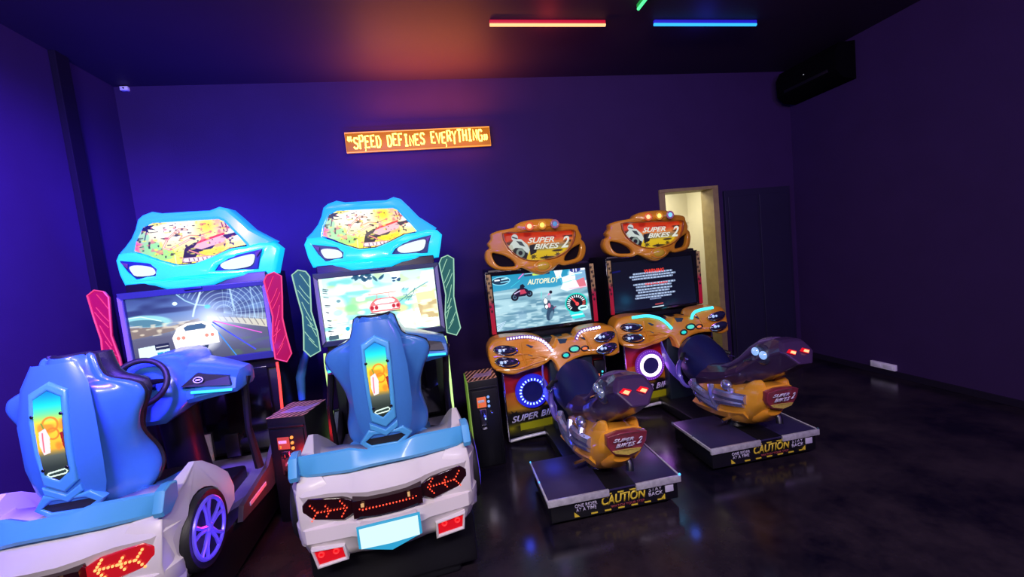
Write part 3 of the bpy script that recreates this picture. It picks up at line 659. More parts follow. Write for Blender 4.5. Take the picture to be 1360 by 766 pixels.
        for k in range(5):
            a = 2*PI*k/5+.3
            for da in (-.10, .10):
                rm.tube([(s*.496, wc[0]+.028*math.cos(a+da*2), wc[1]+.028*math.sin(a+da*2)), (s*.500, wc[0]+.09*math.cos(a+da*1.4), wc[1]+.09*math.sin(a+da*1.4)), (s*.502, wc[0]+.145*math.cos(a+da*2.2), wc[1]+.145*math.sin(a+da*2.2))], [.012, .009, .010], 6)
        rm.ball((s*.498, wc[0], wc[1]), .030, 14, 8, (.5, 1, 1))
        rm.build('wheel_rim', m_rim, tyo)
        MB().lathe([(.0, 0), (.14, 0), (.14, s*.006)], (s*.486, wc[0], wc[1]), 'x', 32).build('rim_disc', m_rimback, tyo)
        # exhaust reflectors
        c = (-.315, .395) if s < 0 else (.303, .395)
        Q = [(-.395, .445), (-.235, .432), (-.225, .350), (-.375, .338)] if s < 0 else [(.222, .425), (.385, .445), (.372, .350), (.218, .335)]
        if s < 0: Q = Q[::-1]
        Qi = [(c[0]+(x-c[0])*.84, c[1]+(z-c[1])*.72) for x, z in Q]
        ex = plate('exhaust_surround', [Q, Qi[::-1]], -1.575, .10, .008, m_white, root)
        rf = plate('exhaust_reflector', [Qi], -1.562, .02, .002, m_redref, ex)
        dots = MB()
        for k in (-1, 1): dots.ring((c[0]+k*.035, -1.567, c[1]+.012), .012, .004, 'y', 12, 6)
        dots.build('reflector_leds', glow('deep_red_led', (1, .02, .02), 1.2), rf)
        # tail lights
        LP = [(.165, .640), (.225, .668), (.30, .678), (.385, .688), (.418, .655), (.424, .610), (.375, .572), (.225, .545), (.160, .580)]
        LL = [(s*x, z) for x, z in LP]
        if s > 0: LL = LL[::-1]
        lit = lit_tail and s > 0
        tw = lambda x, y, z: (x, y+.03*(abs(x)/.47)**2*1.6, z)
        tl = plate('tail_light', [LL], -1.562, .035, .008, m_taillit if lit else m_tail, root, warp=tw)
        ar = MB()
        for x, z in arrow_pts(s*.205, .612, -s): ar.ball((x, tw(x, -1.565, z)[1], z+(.008 if s > 0 else 0)), .0062 if lit else .0038, 6, 5)
        ar.build('arrow_leds', m_yelled if lit else m_redled, tl)
    cp = MB(); cp.loft([[(x, -1.55, .556), (x, -1.590-.014*(abs(x) < .13), .562), (x, -1.590-.014*(abs(x) < .13), .652), (x, -1.55, .664)] for x in (-.172, -.15, -.05, .05, .15, .172)])
    cl = cp.build('centre_light', m_tail, root)
    dd_ = MB()
    for k in range(18): dd_.ball((-.140+k*.0165, -1.590-.014*(abs(-.14+k*.0165) < .13), .608), .0042, 6, 5)
    dd_.build('led_row', m_redled, cl)
    ic = MB().box(-.13, -.115, -1.607, -1.60, .622, .64, .001).box(.10, .112, -1.607, -1.60, .622, .645, .001); ic.build('indicator', glow('amber_led', (.9, .5, .2), .8), cl)
    pf = plate('number_plate', [[(-.160, .540), (.150, .540), (.150, .432), (-.003, .385), (-.160, .432)][::-1]], -1.640, .016, .003, m_plate_f, root)
    MB().box(-.145, .135, -1.628, -1.54, .43, .535, .004).build('plate_bracket', m_white, pf)
    plate('plate_panel', [[(-.148, .533), (.138, .533), (.138, .432), (-.005, .425), (-.148, .432)][::-1]], -1.646, .012, .002, m_plate_l, pf)
    # spoiler
    st = [(-.432, .785, .880, -1.455, -1.41), (-.39, .772, .878, -1.465, -1.41), (-.33, .768, .876, -1.475, -1.41), (-.17, .762, .876, -1.49, -1.42), (-.085, .782, .858, -1.52, -1.44), (.085, .782, .858, -1.52, -1.44), (.17, .768, .876, -1.49, -1.42), (.33, .770, .872, -1.475, -1.41), (.39, .772, .872, -1.465, -1.41), (.432, .785, .872, -1.455, -1.41)]
    spn = MB().loft([[(x, yb_, zb_), (x, yb_-.008, zb_+.018), (x, yt-.045, zt-.006), (x, yt-.03, zt), (x, yt-.005, zt-.012), (x, yb_+.05, zb_)] for x, zb_, zt, yb_, yt in st])
    spo = spn.build('spoiler', m_blue2, root)
    for s in (-1, 1):
        ep = MB(); E = [(-1.50, .775), (-1.51, .80), (-1.47, .885), (-1.42, .897), (-1.37, .885), (-1.38, .81), (-1.45, .765)]
        ep.loft([[(s*.425, y, z) for y, z in E], [(s*.43, y*1.0, z) for y, z in E], [(s*.460, y, z) for y, z in E], [(s*.466, -1.44+(y+1.44)*.93, .825+(z-.825)*.9) for y, z in E]])
        ep.build('spoiler_end', m_blue2, spo)
    MB().box(-.34, .34, -1.42, -1.10, .0, .34, .02).build('rear_pedestal', m_black, root)
    return root

m_acr_r = mat('pink_red_acrylic', (.30, .006, .03), .3, emit=(.40, .003, .05), es=.42, coat=.2)
m_acr_g = mat('green_tinted_acrylic', (.03, .12, .09), .2, emit=(.015, .10, .07), es=.6, coat=.5)
m_edge_r = glow('pink_edge_light', (1, .05, .20), .95); m_edge_g = glow('pale_green_edge_light', (.45, .85, .60), .8)
m_strip_r = glow('red_led_strip', (1, .05, .03), 1.8); m_strip_g = glow('yellow_green_led_strip', (.60, .95, .32), 1.3)
carB = car_machine((-1.795, 3.615, 0), 0, 'racing arcade machine with pink-red side wings, white car on its screen, leftmost in the row', m_acr_r, m_edge_r, m_strip_r, 1, 0, True, (1, .1, .05))
carA = car_machine((-.456, 3.74, 0), 3.6, 'racing arcade machine with pale green side wings and yellow-green light strips, second from the left', m_acr_g, m_edge_g, m_strip_g, 2, 0, False, (.6, 1, .3))
MB().tube([(.66, .30, 1.20), (.60, .31, 1.08), (.545, .32, .92), (.53, .33, .72)], [.02, .035, .04, .03], 10).build('side_bracket', m_blue, carB)
for z_, h_ in ((.60, .05), (.49, .035)):
    MB().box(-.60, -.545, .06, .12, z_, z_+h_, .006).build('strip_holder', m_cream, carA); MB().box(-.55, -.46, .08, .10, z_+.01, z_+.03, .003).build('strip_holder', m_darkm, carA)
# the machines' own light spill: an added blue halo behind each hood, the strips and the screen
def own(parent, name, kind, loc, col, e, size=.2, aim=None, size_y=None):
    o = lamp(name, kind, loc, col, e, size, aim, size_y); o.parent = parent; return o
for r_ in (carA, carB):
    own(r_, 'hood_halo_fill', 'AREA', (0, .30, 2.20), (.015, .03, 1), 70, .9, (0, 1.3, 2.5), .2)  # added lamp for the blue halo on the wall behind the marquee
own(carB, 'wheel_glow', 'POINT', (.62, -1.30, .50), (.15, .05, 1), 1.2, .05)
own(carB, 'skirt_glow', 'POINT', (.64, -.58, .50), (1, .02, .02), 3.5, .04)

# ================================================================== MOTORCYCLE CABINETS
m_or = mat('orange_moulded_plastic', (.82, .33, .02), .30, coat=.4, noise=.10, nscale=9)
m_ory = mat('yellow_orange_fairing', (.90, .38, .03), .28, coat=.5, noise=.16, nscale=7)
m_yel = mat('yellow_emblem', (.75, .50, .03), .3, coat=.5)
m_dkpl = mat('dark_purple_plastic', (.045, .022, .07), .28, coat=.5)
m_seatp = mat('dark_violet_vinyl', (.10, .055, .17), .5, bump=.1, bscale=120)
m_dome = mat('smoked_navy_bubble', (.012, .014, .075), .38, spec=.35)
m_fin = mat('purple_lit_fin_plastic', (.16, .12, .55), .3, coat=.5)  # dark plastic with purple light put into its base colour
m_cpot = mat('chrome_blue_metal', (.50, .50, .95), .25, metal=.8, noise=.35, nscale=25)
m_edge = mat('worn_silver_edge', (.78, .76, .84), .35, metal=.4, noise=.5, nscale=30)
m_deck = mat('dark_deck_sheet', (.045, .036, .11), .35, metal=.3, noise=.3, nscale=6)
m_yprint = mat('yellow_print', (.80, .60, .04), .5)
m_wprint = mat('pale_print', (.65, .62, .75), .5)
m_rprint = mat('dull_red_print', (.35, .05, .06), .5)
m_glass = mat('grey_window', (.05, .09, .12), .1, coat=1)

def screen_bike(kind):
    c = Canvas(210, 120)
    if kind == 1:
        c.vgrad([(0, (.10, .52, .66)), (.30, (.20, .56, .70)), (.42, (.55, .74, .80)), (.6, (.50, .66, .72)), (1, (.42, .60, .64))])
        c.poly([(0, 34), (50, 32), (90, 44), (150, 40), (210, 38), (210, 120), (0, 120)], (.50, .66, .72))
        c.noise((.66, .80, .84), .8, 26, 5, .4, 3, (c.Y > 36).astype(float)); c.noise((.28, .46, .56), .7, 30, 7, .5, 4, (c.Y > 50).astype(float)); c.noise((.75, .86, .88), .6, 12, 3, .6, 6, (c.Y > 60).astype(float))
        c.poly([(134, 0), (156, 0), (150, 14), (152, 32), (146, 44), (160, 50), (210, 42), (210, 0), (176, 0), (168, 16), (140, 22)], (.86, .90, .96)); c.ell(188, 14, 22, 14, (.90, .92, 1), .95, .3); c.poly([(176, 10), (206, 8), (208, 30), (190, 36), (178, 26)], (.42, .60, .74), .9)
        c.poly([(182, 30), (200, 24), (204, 44), (190, 48)], (.80, .42, .48)); c.line([(166, 46), (210, 44)], 2, (.95, .7, .8)); c.ell(176, 22, 5, 12, (.98, .98, 1), .9, .3)
        c.line([(146, 16), (150, 32), (200, 24)], 1, (.3, .8, .9), .9); c.line([(40, 28), (60, 16)], 1, (.2, .8, .85), .8)
        c.ell(20, 13, 20, 9, (.55, .85, .93)); c.ell(20, 13, 18, 7.5, (.08, .20, .30)); c.line([(8, 11), (17, 11)], 3, (.9, .95, 1)); c.line([(22, 10), (34, 9)], 3, (.7, .9, 1)); c.line([(20, 16), (36, 15)], 2, (.5, .8, .9))
        c.line([(58, 12), (70, 2)], 2, (.95, .4, .8)); c.line([(72, 7), (92, 7)], 4, (.12, .22, .32)); c.line([(90, 7), (104, 7)], 4.4, (.75, .85, .35)); c.line([(104, 7), (124, 7)], 4, (.12, .18, .3)); c.line([(72, 4), (124, 4)], 1, (.8, .9, .95))
        c.ell(182, 6, 12, 6, (.18, .22, .50)); c.line([(178, 3), (178, 10)], 2, (.95, .95, 1)); c.line([(184, 3), (184, 10)], 2, (.95, .95, 1)); c.line([(172, 15), (196, 14)], 2.5, (.8, .9, .95)); c.line([(172, 18), (194, 17)], 1, (.3, .8, .9))
        for x, y, r in ((46, 50, 8), (78, 46, 7)): c.ell(x, y, r, r, (.04, .05, .09)); c.ell(x, y, r*.55, r*.55, (.25, .36, .46)); c.ell(x, y, r*.25, r*.25, (.05, .06, .1))
        c.poly([(42, 42), (54, 34), (64, 30), (74, 36), (80, 44), (68, 50), (50, 50)], (.10, .06, .16)); c.poly([(58, 36), (68, 36), (72, 44), (58, 46)], (.7, .22, .32)); c.line([(46, 43), (58, 38)], 2, (.8, .75, .9)); c.poly([(60, 26), (66, 24), (70, 30), (64, 34), (58, 33)], (.06, .06, .14))
        c.ell(119, 92, 8, 17, (.16, .26, .36), 1, .1, .35); c.ell(121, 98, 4, 10, (.4, .55, .64), .7, .3, .35)
        c.poly([(106, 62), (112, 58), (120, 66), (123, 76), (118, 86), (108, 82)], (.20, .26, .34)); c.ell(111, 66, 4, 6, (.92, .96, .98)); c.ell(118, 76, 3, 5, (.85, .5, .6)); c.ell(120, 56, 3, 6, (.9, .45, .62)); c.ell(124, 48, 3.5, 3.5, (.08, .07, .14)); c.poly([(114, 56), (122, 52), (124, 62), (116, 66)], (.55, .65, .72)); c.ell(112, 78, 3, 4, (.95, .97, 1))
        c.line([(102, 58), (104, 46)], 2, (.35, .85, .8), .7); c.line([(126, 84), (132, 80)], 2, (.5, .2, .35))
        c.ell(178, 78, 25, 22, (.10, .78, .72)); c.ell(178, 78, 22, 19, (.03, .05, .08))
        for k in range(19):
            t = -3.9+k*.27; c.line([(178+15*math.cos(t), 78+13*math.sin(t)), (178+20*math.cos(t), 78+17*math.sin(t))], 2, (.92, .97, 1) if k < 14 else (.95, .35, .3))
        c.line([(180, 80), (170, 68)], 3.5, (1, .25, .25)); c.ell(180, 80, 4, 4, (.9, .3, .3)); c.ell(192, 90, 11, 6, (.75, .95, .95)); c.line([(187, 90), (198, 89)], 3, (.1, .3, .35))
        c.poly([(160, 96), (190, 98), (196, 110), (168, 112)], (.15, .80, .80)); c.line([(166, 104), (190, 103)], 3, (.8, 1, 1))
        for k in range(4): c.line([(0, 106+k*4), (22-k*3, 98+k*4)], 1, (.85, .9, 1), .8)
    else:
        c.vgrad([(0, (.012, .02, .065)), (.6, (.015, .03, .10)), (1, (.03, .05, .14))])
        c.line([(0, 26), (22, 24)], 4, (.02, .04, .35), .8)
        rs = random.Random(5)
        c.line([(96, 117), (124, 116)], 2, (.85, .95, 1), .9); c.line([(104, 111), (122, 110)], 3, (.70, .25, .25), .9)
        def row(y, x0, x1, col, h=4.2):
            x = x0
            while x < x1:
                q = min(x1, x+rs.uniform(3, 8)); c.line([(x, y), (q, y)], h, col, .82, 1.2)
                for k in range(3): xx = rs.uniform(x, q); c.line([(xx, y-1.6), (xx+.6, y+1.4)], .8, (.25, .3, .45), .8)
                x = q+2.4
        for y, a, b_ in ((35, 55, 150), (41, 46, 158), (47, 52, 152), (60, 54, 156), (66, 60, 146), (73, 60, 148), (79, 64, 140), (86, 58, 154), (92, 56, 146)): row(y, a, b_, (.72, .80, .92))
        row(97, 92, 118, (.6, .66, .8), 3)
    return c
def bike_art():
    c = Canvas(140, 56)
    c.vgrad([(0, (.82, .18, .10)), (.30, (.92, .30, .12)), (.42, (.95, .55, .25)), (.55, (.55, .50, .40)), (.70, (.95, .80, .10)), (1, (.92, .75, .05))])
    c.noise((.15, .10, .10), .8, 26, 5, .62, 3, (c.Y > 14).astype(float)); c.noise((.62, .08, .06), .6, 16, 8, .5, 5, (c.Y < 16).astype(float))
    for k in range(6): c.splat(8+k*24, 47+(k % 2)*4, 7, (.12, .10, .05), 7, k, .7)
    c.ell(32, 38, 14, 13, (.10, .11, .10)); c.ell(32, 38, 8, 8, (.55, .62, .58)); c.ell(32, 38, 4, 4, (.08, .08, .1))
    c.poly([(14, 22), (24, 12), (36, 14), (46, 24), (50, 34), (46, 42), (36, 30), (24, 28), (16, 32)], (.88, .93, .90)); c.poly([(26, 16), (36, 18), (42, 28), (32, 24)], (.25, .28, .3)); c.ell(24, 10, 6, 6, (.86, .90, .90)); c.line([(20, 9), (28, 12)], 2, (.15, .2, .25))
    c.poly([(50, 26), (66, 24), (62, 40), (50, 44)], (.10, .10, .10)); c.poly([(10, 24), (18, 22), (20, 30), (12, 32)], (.80, .82, .75)); c.line([(44, 40), (40, 52)], 3, (.12, .12, .12))
    return c
def panel_art(w_=110, h_=110):
    c = Canvas(w_, h_)
    c.vgrad([(0, (.42, .04, .05)), (.18, (.72, .08, .06)), (.36, (.70, .14, .06)), (.46, (.82, .40, .10)), (.62, (.80, .58, .10)), (.70, (.10, .08, .06)), (.80, (.08, .07, .05)), (.88, (.62, .60, .05)), (1, (.05, .045, .05))])
    c.noise((.86, .66, .08), .9, 12, 18, .55, 3, ((c.Y > h_*.38) & (c.Y < h_*.66)).astype(float)); c.noise((.05, .04, .04), .95, 14, 8, .55, 4, ((c.Y > h_*.60) & (c.Y < h_*.98)).astype(float)); c.noise((.35, .02, .04), .7, 22, 18, .5, 8, (c.Y < h_*.36).astype(float))
    c.poly([(w_*.12, h_*.83), (w_*.6, h_*.79), (w_*.66, h_*.84), (w_*.55, h_*.90), (w_*.12, h_*.93)], (.66, .66, .06))
    for k in range(9): c.splat(8+k*w_/9, h_*.69+(k % 3)*3, 8, (.05, .04, .05), 8, k+20, .9)
    return c
def strip_art(red=True):
    c = Canvas(10, 90)
    c.vgrad([(0, (.78, .66, .40)), (.4, (.70, .58, .36)), (.52, (.80, .14, .28)), (1, (.85, .08, .18))])
    for k in range(8): c.splat(5+(k % 3-1)*3, 6+k*7, 4.5, (.16, .12, .08), 6, k, .85)
    return c
CV['b1'] = screen_bike(1); CV['b2'] = screen_bike(2); CV['bm'] = bike_art(); CV['pn'] = panel_art(); CV['st'] = strip_art()
m_artb = attr_mat('backlit_marquee_picture', True, .75)

def game_title(parent, x, z, w_, y, body, shear=.35, rot=0, xf=None, num=True, m=None):
    m = m or m_wprint
    dk = mat('dark_print_outline', (.03, .02, .03), .5)
    text('title_word', 'SUPER', x-w_*.16, z+w_*.075, w_*.62, w_*.12, y, m, parent, shear, .003, rot, .02, xf)
    text('title_word', 'BIKES', x-w_*.04, z-w_*.075, w_*.60, w_*.12, y, m, parent, shear, .003, rot, .02, xf)
    if num: text('title_numeral', '2', x+w_*.40, z-.02*w_, w_*.20, w_*.26, y, m, parent, shear, .003, rot, .02, xf)

def bike_machine(loc, rz, label, scr, led_m, ring_m, ring_solid, lamp3, bike_yaw):
    root = tag(empty('motorcycle_arcade_machine', loc, rz), label, 'arcade machine', 'motorcycle arcade machines with orange surrounds')
    cb = MB(); cb.box(-.52, .52, .03, .60, .60, 1.68, .01).box(-.50, .50, -.18, .55, .03, .98, .01).box(-.30, .30, .10, .40, 1.66, 2.0, .03)
    cb.build('cabinet', m_black, root)
    # screen block
    plate('screen_bezel', [[(-.56, 1.04), (.54, 1.04), (.52, 1.655), (-.56, 1.665)], [(-.495, 1.07), (.487, 1.07), (.462, 1.605), (-.492, 1.620)]], -.03, .07, .006, m_blackgl, root)
    for s in (-1, 1):
        art_panel('bezel_graphic', CV['st'], s*.527-.020, s*.527+.022, 1.05, 1.64, -.034, m_print, root, back=.008)
    art_panel('screen', CV['b1' if scr == 1 else 'b2'], -.50, .492, 1.06, 1.625, -.008, m_screen, root)
    if scr == 1:
        text('screen_caption', 'AUTOPILOT', .02, 1.52, .33, .052, -.012, glow('caption_cream', (.88, .90, .62), 1.1), root, .3, .001, -.02, .028)
    else:
        text('screen_caption', 'WARNING', .0, 1.480, .235, .040, -.012, glow('caption_red', (1, .05, .02), 1.1), root, 0, .001, -.02, .012)
        c2 = text('screen_caption', 'HEALTH & SAFETY', .02, 1.337, .27, .020, -.012, glow('caption_red', (1, .05, .02), 1.1), root, 0, .001, -.02, .03)
    # marquee surround
    O = [(-.448, 2.035), (-.36, 2.058), (-.235, 2.068), (-.205, 2.098), (-.13, 2.122), (.0, 2.128), (.13, 2.122), (.205, 2.100), (.240, 2.070), (.33, 2.062), (.435, 2.040), (.455, 1.99), (.485, 1.93), (.478, 1.895), (.512, 1.865), (.528, 1.80), (.500, 1.72), (.44, 1.672), (.335, 1.655), (.235, 1.652), (.185, 1.668), (.150, 1.650), (.085, 1.612), (.035, 1.592), (.0, 1.585), (-.045, 1.592), (-.09, 1.612), (-.155, 1.652), (-.20, 1.672), (-.25, 1.655), (-.34, 1.660), (-.44, 1.685), (-.500, 1.73), (-.528, 1.80), (-.512, 1.872), (-.476, 1.895), (-.492, 1.94), (-.455, 1.985)]
    A = [(-.330, 2.018), (-.20, 2.015), (.0, 2.005), (.21, 1.992), (.33, 1.995), (.385, 1.975), (.362, 1.885), (.285, 1.800), (.18, 1.752), (.10, 1.738), (.0, 1.732), (-.11, 1.742), (-.205, 1.785), (-.295, 1.880)]
    HL = [(-.458, 1.842), (-.40, 1.832), (-.330, 1.800), (-.268, 1.748), (-.252, 1.700), (-.32, 1.698), (-.40, 1.712), (-.442, 1.762)]
    HR = [(-x, z) for x, z in HL]
    wf = lambda x, y, z: (x, y-.05+.16*(abs(x)/.52)**2-.06*math.exp(-((z-2.06)/.05)**2)*math.exp(-(x/.2)**4)-.06*math.exp(-((z-1.67)/.06)**2)*math.exp(-(x/.14)**4), z)
    mq = plate('marquee_surround', [smooth_loop(O, 3)[::-1], smooth_loop(A, 2), smooth_loop(HL, 3), smooth_loop(HR, 3)], -.04, .11, .020, m_or, root, warp=wf, cuts=2)
    plate('marquee_rim', [[(x*1.055, 1.86+(z-1.86)*1.055) for x, z in smooth_loop(A, 2)][::-1], smooth_loop(A, 2)], -.055, .03, .006, mat('dark_orange_rim', (.40, .10, .015), .35, coat=.4), mq, warp=wf, cuts=1)
    art_panel('marquee_picture', CV['bm'], -.345, .395, 1.72, 2.03, lambda x, z: .005+.10*(abs(x)/.52)**2, m_artb, root, clip=[(x*1.04, 1.86+(z-1.86)*1.04) for x, z in A])
    title_m = glow('title_white_glow', (.80, .82, .72), .9)
    game_title(root, .105, 1.895, .44, -.018, None, .35, -.03, m=title_m)
    for hl, s in ((HL, -1), (HR, 1)):
        plate('speaker_recess', [[(x*1.0, z) for x, z in smooth_loop([(x+(x-s*.36)*.08, z+(z-1.76)*.08) for x, z in hl], 2)]], .02, .02, .003, mat('speaker_cloth', (.012, .008, .012), .9, bump=.4, bscale=300, spec=.05), root, warp=wf)
    em = MB(); em.ball((.005, -.135, 1.672), .05, 20, 12, (1.35, .45, .85)); em.build('emblem', m_yel, root)
    er = MB().ring((.005, -.125, 1.672), .055, .013, 'y', 28, 8, 1.5, .85); er.build('emblem_ring', m_or, root)
    for k, (x, nm, c_, g) in enumerate(zip((-.10, .025, .15), ('red', 'amber', 'blue'), ((1, .10, .03), (1, .45, .02), (.05, .15, 1)), lamp3)):
        lp = MB().ring((x, -.165, 2.062), .033, .010, 'y', 24, 8).build('lamp_bezel', mat('lit_%s_ring' % nm, (.5, .15, .03), .3, emit=c_, es=.35*g+.05), root)
        lb = MB().ball((x, -.160, 2.062), .026, 16, 10, (1, .6, 1)); lb.build('lamp_bulb', glow('%s_bulb_%d' % (nm, int(g*10)), {'red': (1, .50, .25), 'amber': (1, .70, .12), 'blue': (.15, .45, 1)}[nm], 1.7*g), lp)
    # ---------- control console
    C_ = [(-.630, .955), (-.622, .84), (-.585, .778), (-.50, .742), (-.42, .730), (-.30, .742), (-.20, .748), (-.10, .790), (-.075, .808), (-.055, .800), (-.030, .760), (-.012, .690), (.015, .700), (.048, .742), (.115, .775), (.19, .795), (.30, .800), (.42, .792), (.50, .765), (.60, .772), (.625, .80), (.632, .95), (.60, 1.015), (.53, 1.045), (.44, 1.055), (.33, 1.048), (.26, 1.025), (.215, .975), (.17, .985), (.07, .975), (.02, .985), (-.02, .93), (-.06, .955), (-.115, 1.005), (-.215, 1.040), (-.43, 1.068), (-.555, 1.050), (-.605, 1.01)]
    cwf = lambda x, y, z: (x, y-.07*math.exp(-((x-.07)/.22)**4)*max(0, (1.02-z)/.3)+.22*(z-.9)-.05*math.sin(max(0, min(1, (abs(x-.02)-.25)/.36))*PI), z)
    con = plate('control_console', [smooth_loop(C_, 3)[::-1]], -.32, .22, .024, m_or, root, warp=cwf, cuts=3)
    for P in ([(-.585, .90), (-.45, .905), (-.33, .90), (-.2, .87), (-.1, .84)], [(-.575, .785), (-.42, .775), (-.28, .785), (-.12, .815)], [(.30, .845), (.42, .84), (.60, .84)], [(-.33, 1.0), (-.33, .92), (-.30, .80)], [(.28, 1.0), (.31, .93), (.33, .82)]):
        MB().tube([(cwf(x, -.322, z)) for x, z in smooth_loop(P, 4, False)], .011, 8).build('console_ridge', m_or, con)
    for s in (-1, 1):
        for zc_ in (.955, .850):
            xc = s*.475
            pod = MB().ball((0, 0, 0), .1, 24, 14, (1.0, .28, .36)); mt = Matrix.Translation((xc, cwf(xc, -.328, zc_)[1], zc_)) @ Matrix.Rotation(-s*.12, 4, 'Y')
            po = pod.build('headlamp', mat('navy_lamp_glass', (.02, .02, .06), .08, coat=1), con, xf=mt)
            rg = MB(); P = [(xc+.103*math.cos(t), zc_+.040*math.sin(t)+s*.12*.103*math.cos(t)*.9) for t in np.linspace(0, 2*PI, 28, endpoint=False)]
            rg.tube([cwf(x, -.345, z) for x, z in P], .007, 6, True); rg.build('headlamp_rim', m_chrome, po)
            bl = MB()
            for dx, rr in ((.055, .016), (.02, .012)): bl.ball((xc-dx*-s*-1*-1 if s < 0 else xc-dx, cwf(xc, -.352, zc_)[1], zc_+.006), rr, 10, 8)
            bl.build('headlamp_bulb', mat('bright_lens', (.6, .7, .9), .1, emit=(.35, .6, .9), es=.6), po)
        for x, z in ((.245, .955), (.265, .875)):
            xx = s*(x+.02)+.02
            plate('console_vent', [[(xx-.042, z+.018), (xx-.012, z+.016), (xx+.040, z-.012), (xx+.012, z-.022)][::-1]], cwf(xx, -.330, z)[1], .02, .003, m_glass, con)
    pw_ = plate('console_window', [[(.025, .985), (.12, .975), (.10, .935), (.045, .930)][::-1]], cwf(.07, -.33, .96)[1], .02, .004, m_glass, con)
    gz = [(.075, .838, .030, 1.15), (.168, .880, .036, 1.35), (.272, .868, .026, 1.3)]
    for (x, z, r, sx), cc in zip(gz, ((.02, .75, .70), (.10, .75, .60), (.95, .22, .06))):
        y_ = cwf(x, -.335, z)[1]
        g = MB().ring((x, y_, z), r, .008, 'y', 24, 8, sx, .8).build('gauge_rim', m_darkm, con)
        MB().ball((x, y_+.002, z), r*.92, 18, 8, (sx, .25, .8)).build('gauge_dial', glow('gauge_%d' % int(cc[0]*100), cc, 1.0), g)
    # LED arcs
    for P in ([(-.455, 1.052), (-.33, 1.052), (-.215, 1.030), (-.125, .990), (-.075, .940), (-.040, .885)], [(.205, .955), (.245, 1.005), (.32, 1.035), (.445, 1.048)]):
        Q = smooth_loop(P, 6, False); L = [0]
        for a, b_ in zip(Q[:-1], Q[1:]): L.append(L[-1]+math.hypot(b_[0]-a[0], b_[1]-a[1]))
        if led_m[0] == 'dots':
            n = int(L[-1]/.026); d = MB()
            for k in range(n):
                t = (k+.5)*L[-1]/n; x = np.interp(t, L, [q[0] for q in Q]); z = np.interp(t, L, [q[1] for q in Q]); rr = .009+.006*min(1, t/L[-1]+.1)
                d.ball(cwf(x, -.338, z), rr, 8, 6)
            d.build('led_arc', led_m[1], con)
            MB().tube([cwf(x, -.326, z) for x, z in Q], .016, 8).build('led_channel', glow('violet_channel', (.30, .10, .75), .5), con)
        else:
            MB().tube([cwf(x, -.338, z) for x, z in Q], .0145, 8).build('led_arc', led_m[1], con)
    # ---------- lower front
    art_panel('front_panel', CV['pn'], -.505, .50, .07, .76, -.20, m_print, root, back=.02)
    text('panel_title', 'SUPER BIKES 2', -.17, .255, .60, .062, -.203, m_wprint, root, .4, .003, .07, .025)
    bp = MB().box(-.07, .36, -.30, -.19, .10, .80, .02); bp.build('centre_panel', mat('dark_teal_panel', (.012, .022, .03), .4), root)
    ed = MB().box(-.520, -.500, -.215, -.195, .03, .77, .004); ed.build('chrome_strip', m_chrome, root)
    ed = MB().box(.500, .520, -.215, -.195, .03, .77, .004); ed.build('chrome_strip', m_chrome, root)
    MB().tube([(-.50, -.20, .03), (-.36, -.22, .055), (-.18, -.24, .075), (.0, -.25, .078), (.2, -.24, .07), (.50, -.2, .04)], .016, 8).build('foot_rail', m_edge, root)
    # ring light (left), coin slot (right)
    rc = (-.245, -.225, .500)
    sg_ = MB().lathe([(0, .0), (.165, .0), (.160, -.022), (.095, -.028), (.085, -.01), (0, -.008)], rc, 'y', 40); so = sg_.build('subwoofer_disc', mat('speaker_halo_%d' % ring_solid, (.02, .02, .2), .3, emit=(.02, .02, .85) if not ring_solid else (.25, .03, .45), es=.55), root)  # disc emission stands in for the ring light's halo
    MB().lathe([(0, -.012), (.03, -.016), (.05, -.012), (.098, -.031), (.100, -.024), (.0, -.004)], rc, 'y', 36).build('speaker_cone', mat('navy_cone', (.008, .008, .04), .7, emit=(.01, .01, .10), es=.2, spec=.1), so)
    if ring_solid:
        MB().ring((rc[0], rc[1]-.032, rc[2]), .105, .017, 'y', 44, 8).build('ring_light', ring_m, so)
        d = MB()
        for k in range(40): a = 2*PI*k/40; d.ball((rc[0]+.15*math.cos(a), rc[1]-.02, rc[2]+.15*math.sin(a)), .006, 6, 5)
        d.build('outer_leds', glow('violet_led', (.55, .15, .95), 1), so)
    else:
        d = MB()
        for k in range(24):
            a = 2*PI*k/24; m4 = Matrix.Translation((rc[0]+.118*math.cos(a), rc[1]-.034, rc[2]+.118*math.sin(a))) @ Matrix.Rotation(-a, 4, 'Y')
            d.box(-.010, .010, -.004, .004, -.006, .006, .002, m4)
        d.build('ring_light', ring_m, so)
    for s in (.455,):
        bx = MB().box(s-.06, s+.055, -.235, -.19, .44, .70, .006).build('coin_plate', m_black, root)
        MB().box(s-.045, s-.015, -.242, -.232, .50, .57, .003).build('coin_slot', glow('orange_slot', (1, .25, .08), .9), bx)
        for k in range(3): MB().ball((s+.015, -.24, .51+.038*k), .011, 8, 6).build('coin_light', glow('teal_light', (.05, .65, .8), 1.2), bx)
    # ---------- platform
    pb = MB().box(-.44, .46, -1.52, -1.00, .035, .19, .006); pf = pb.build('platform', m_black, root)
    MB().box(-.455, .470, -1.535, -.99, .188, .200, .003).build('deck_sheet', m_deck, pf)
    MB().box(-.16, .20, -1.02, -.15, .03, .12, .01).build('connecting_beam', m_black, root)
    MB().box(-.05, .15, -1.53, -.995, .198, .2035, .001).build('deck_mat', m_black, pf)
    for a, c in ((-.46, -.04), (.15, .475)): MB().box(a, c, -1.545, -1.525, .160, .204, .003).build('front_edge', m_edge, pf)
    for s, n_ in ((-.458, 0), (.472, 1)):
        MB().box(s-.006, s+.006, -1.54, -.99, .182, .204, .002).build('side_edge', m_edge, pf)
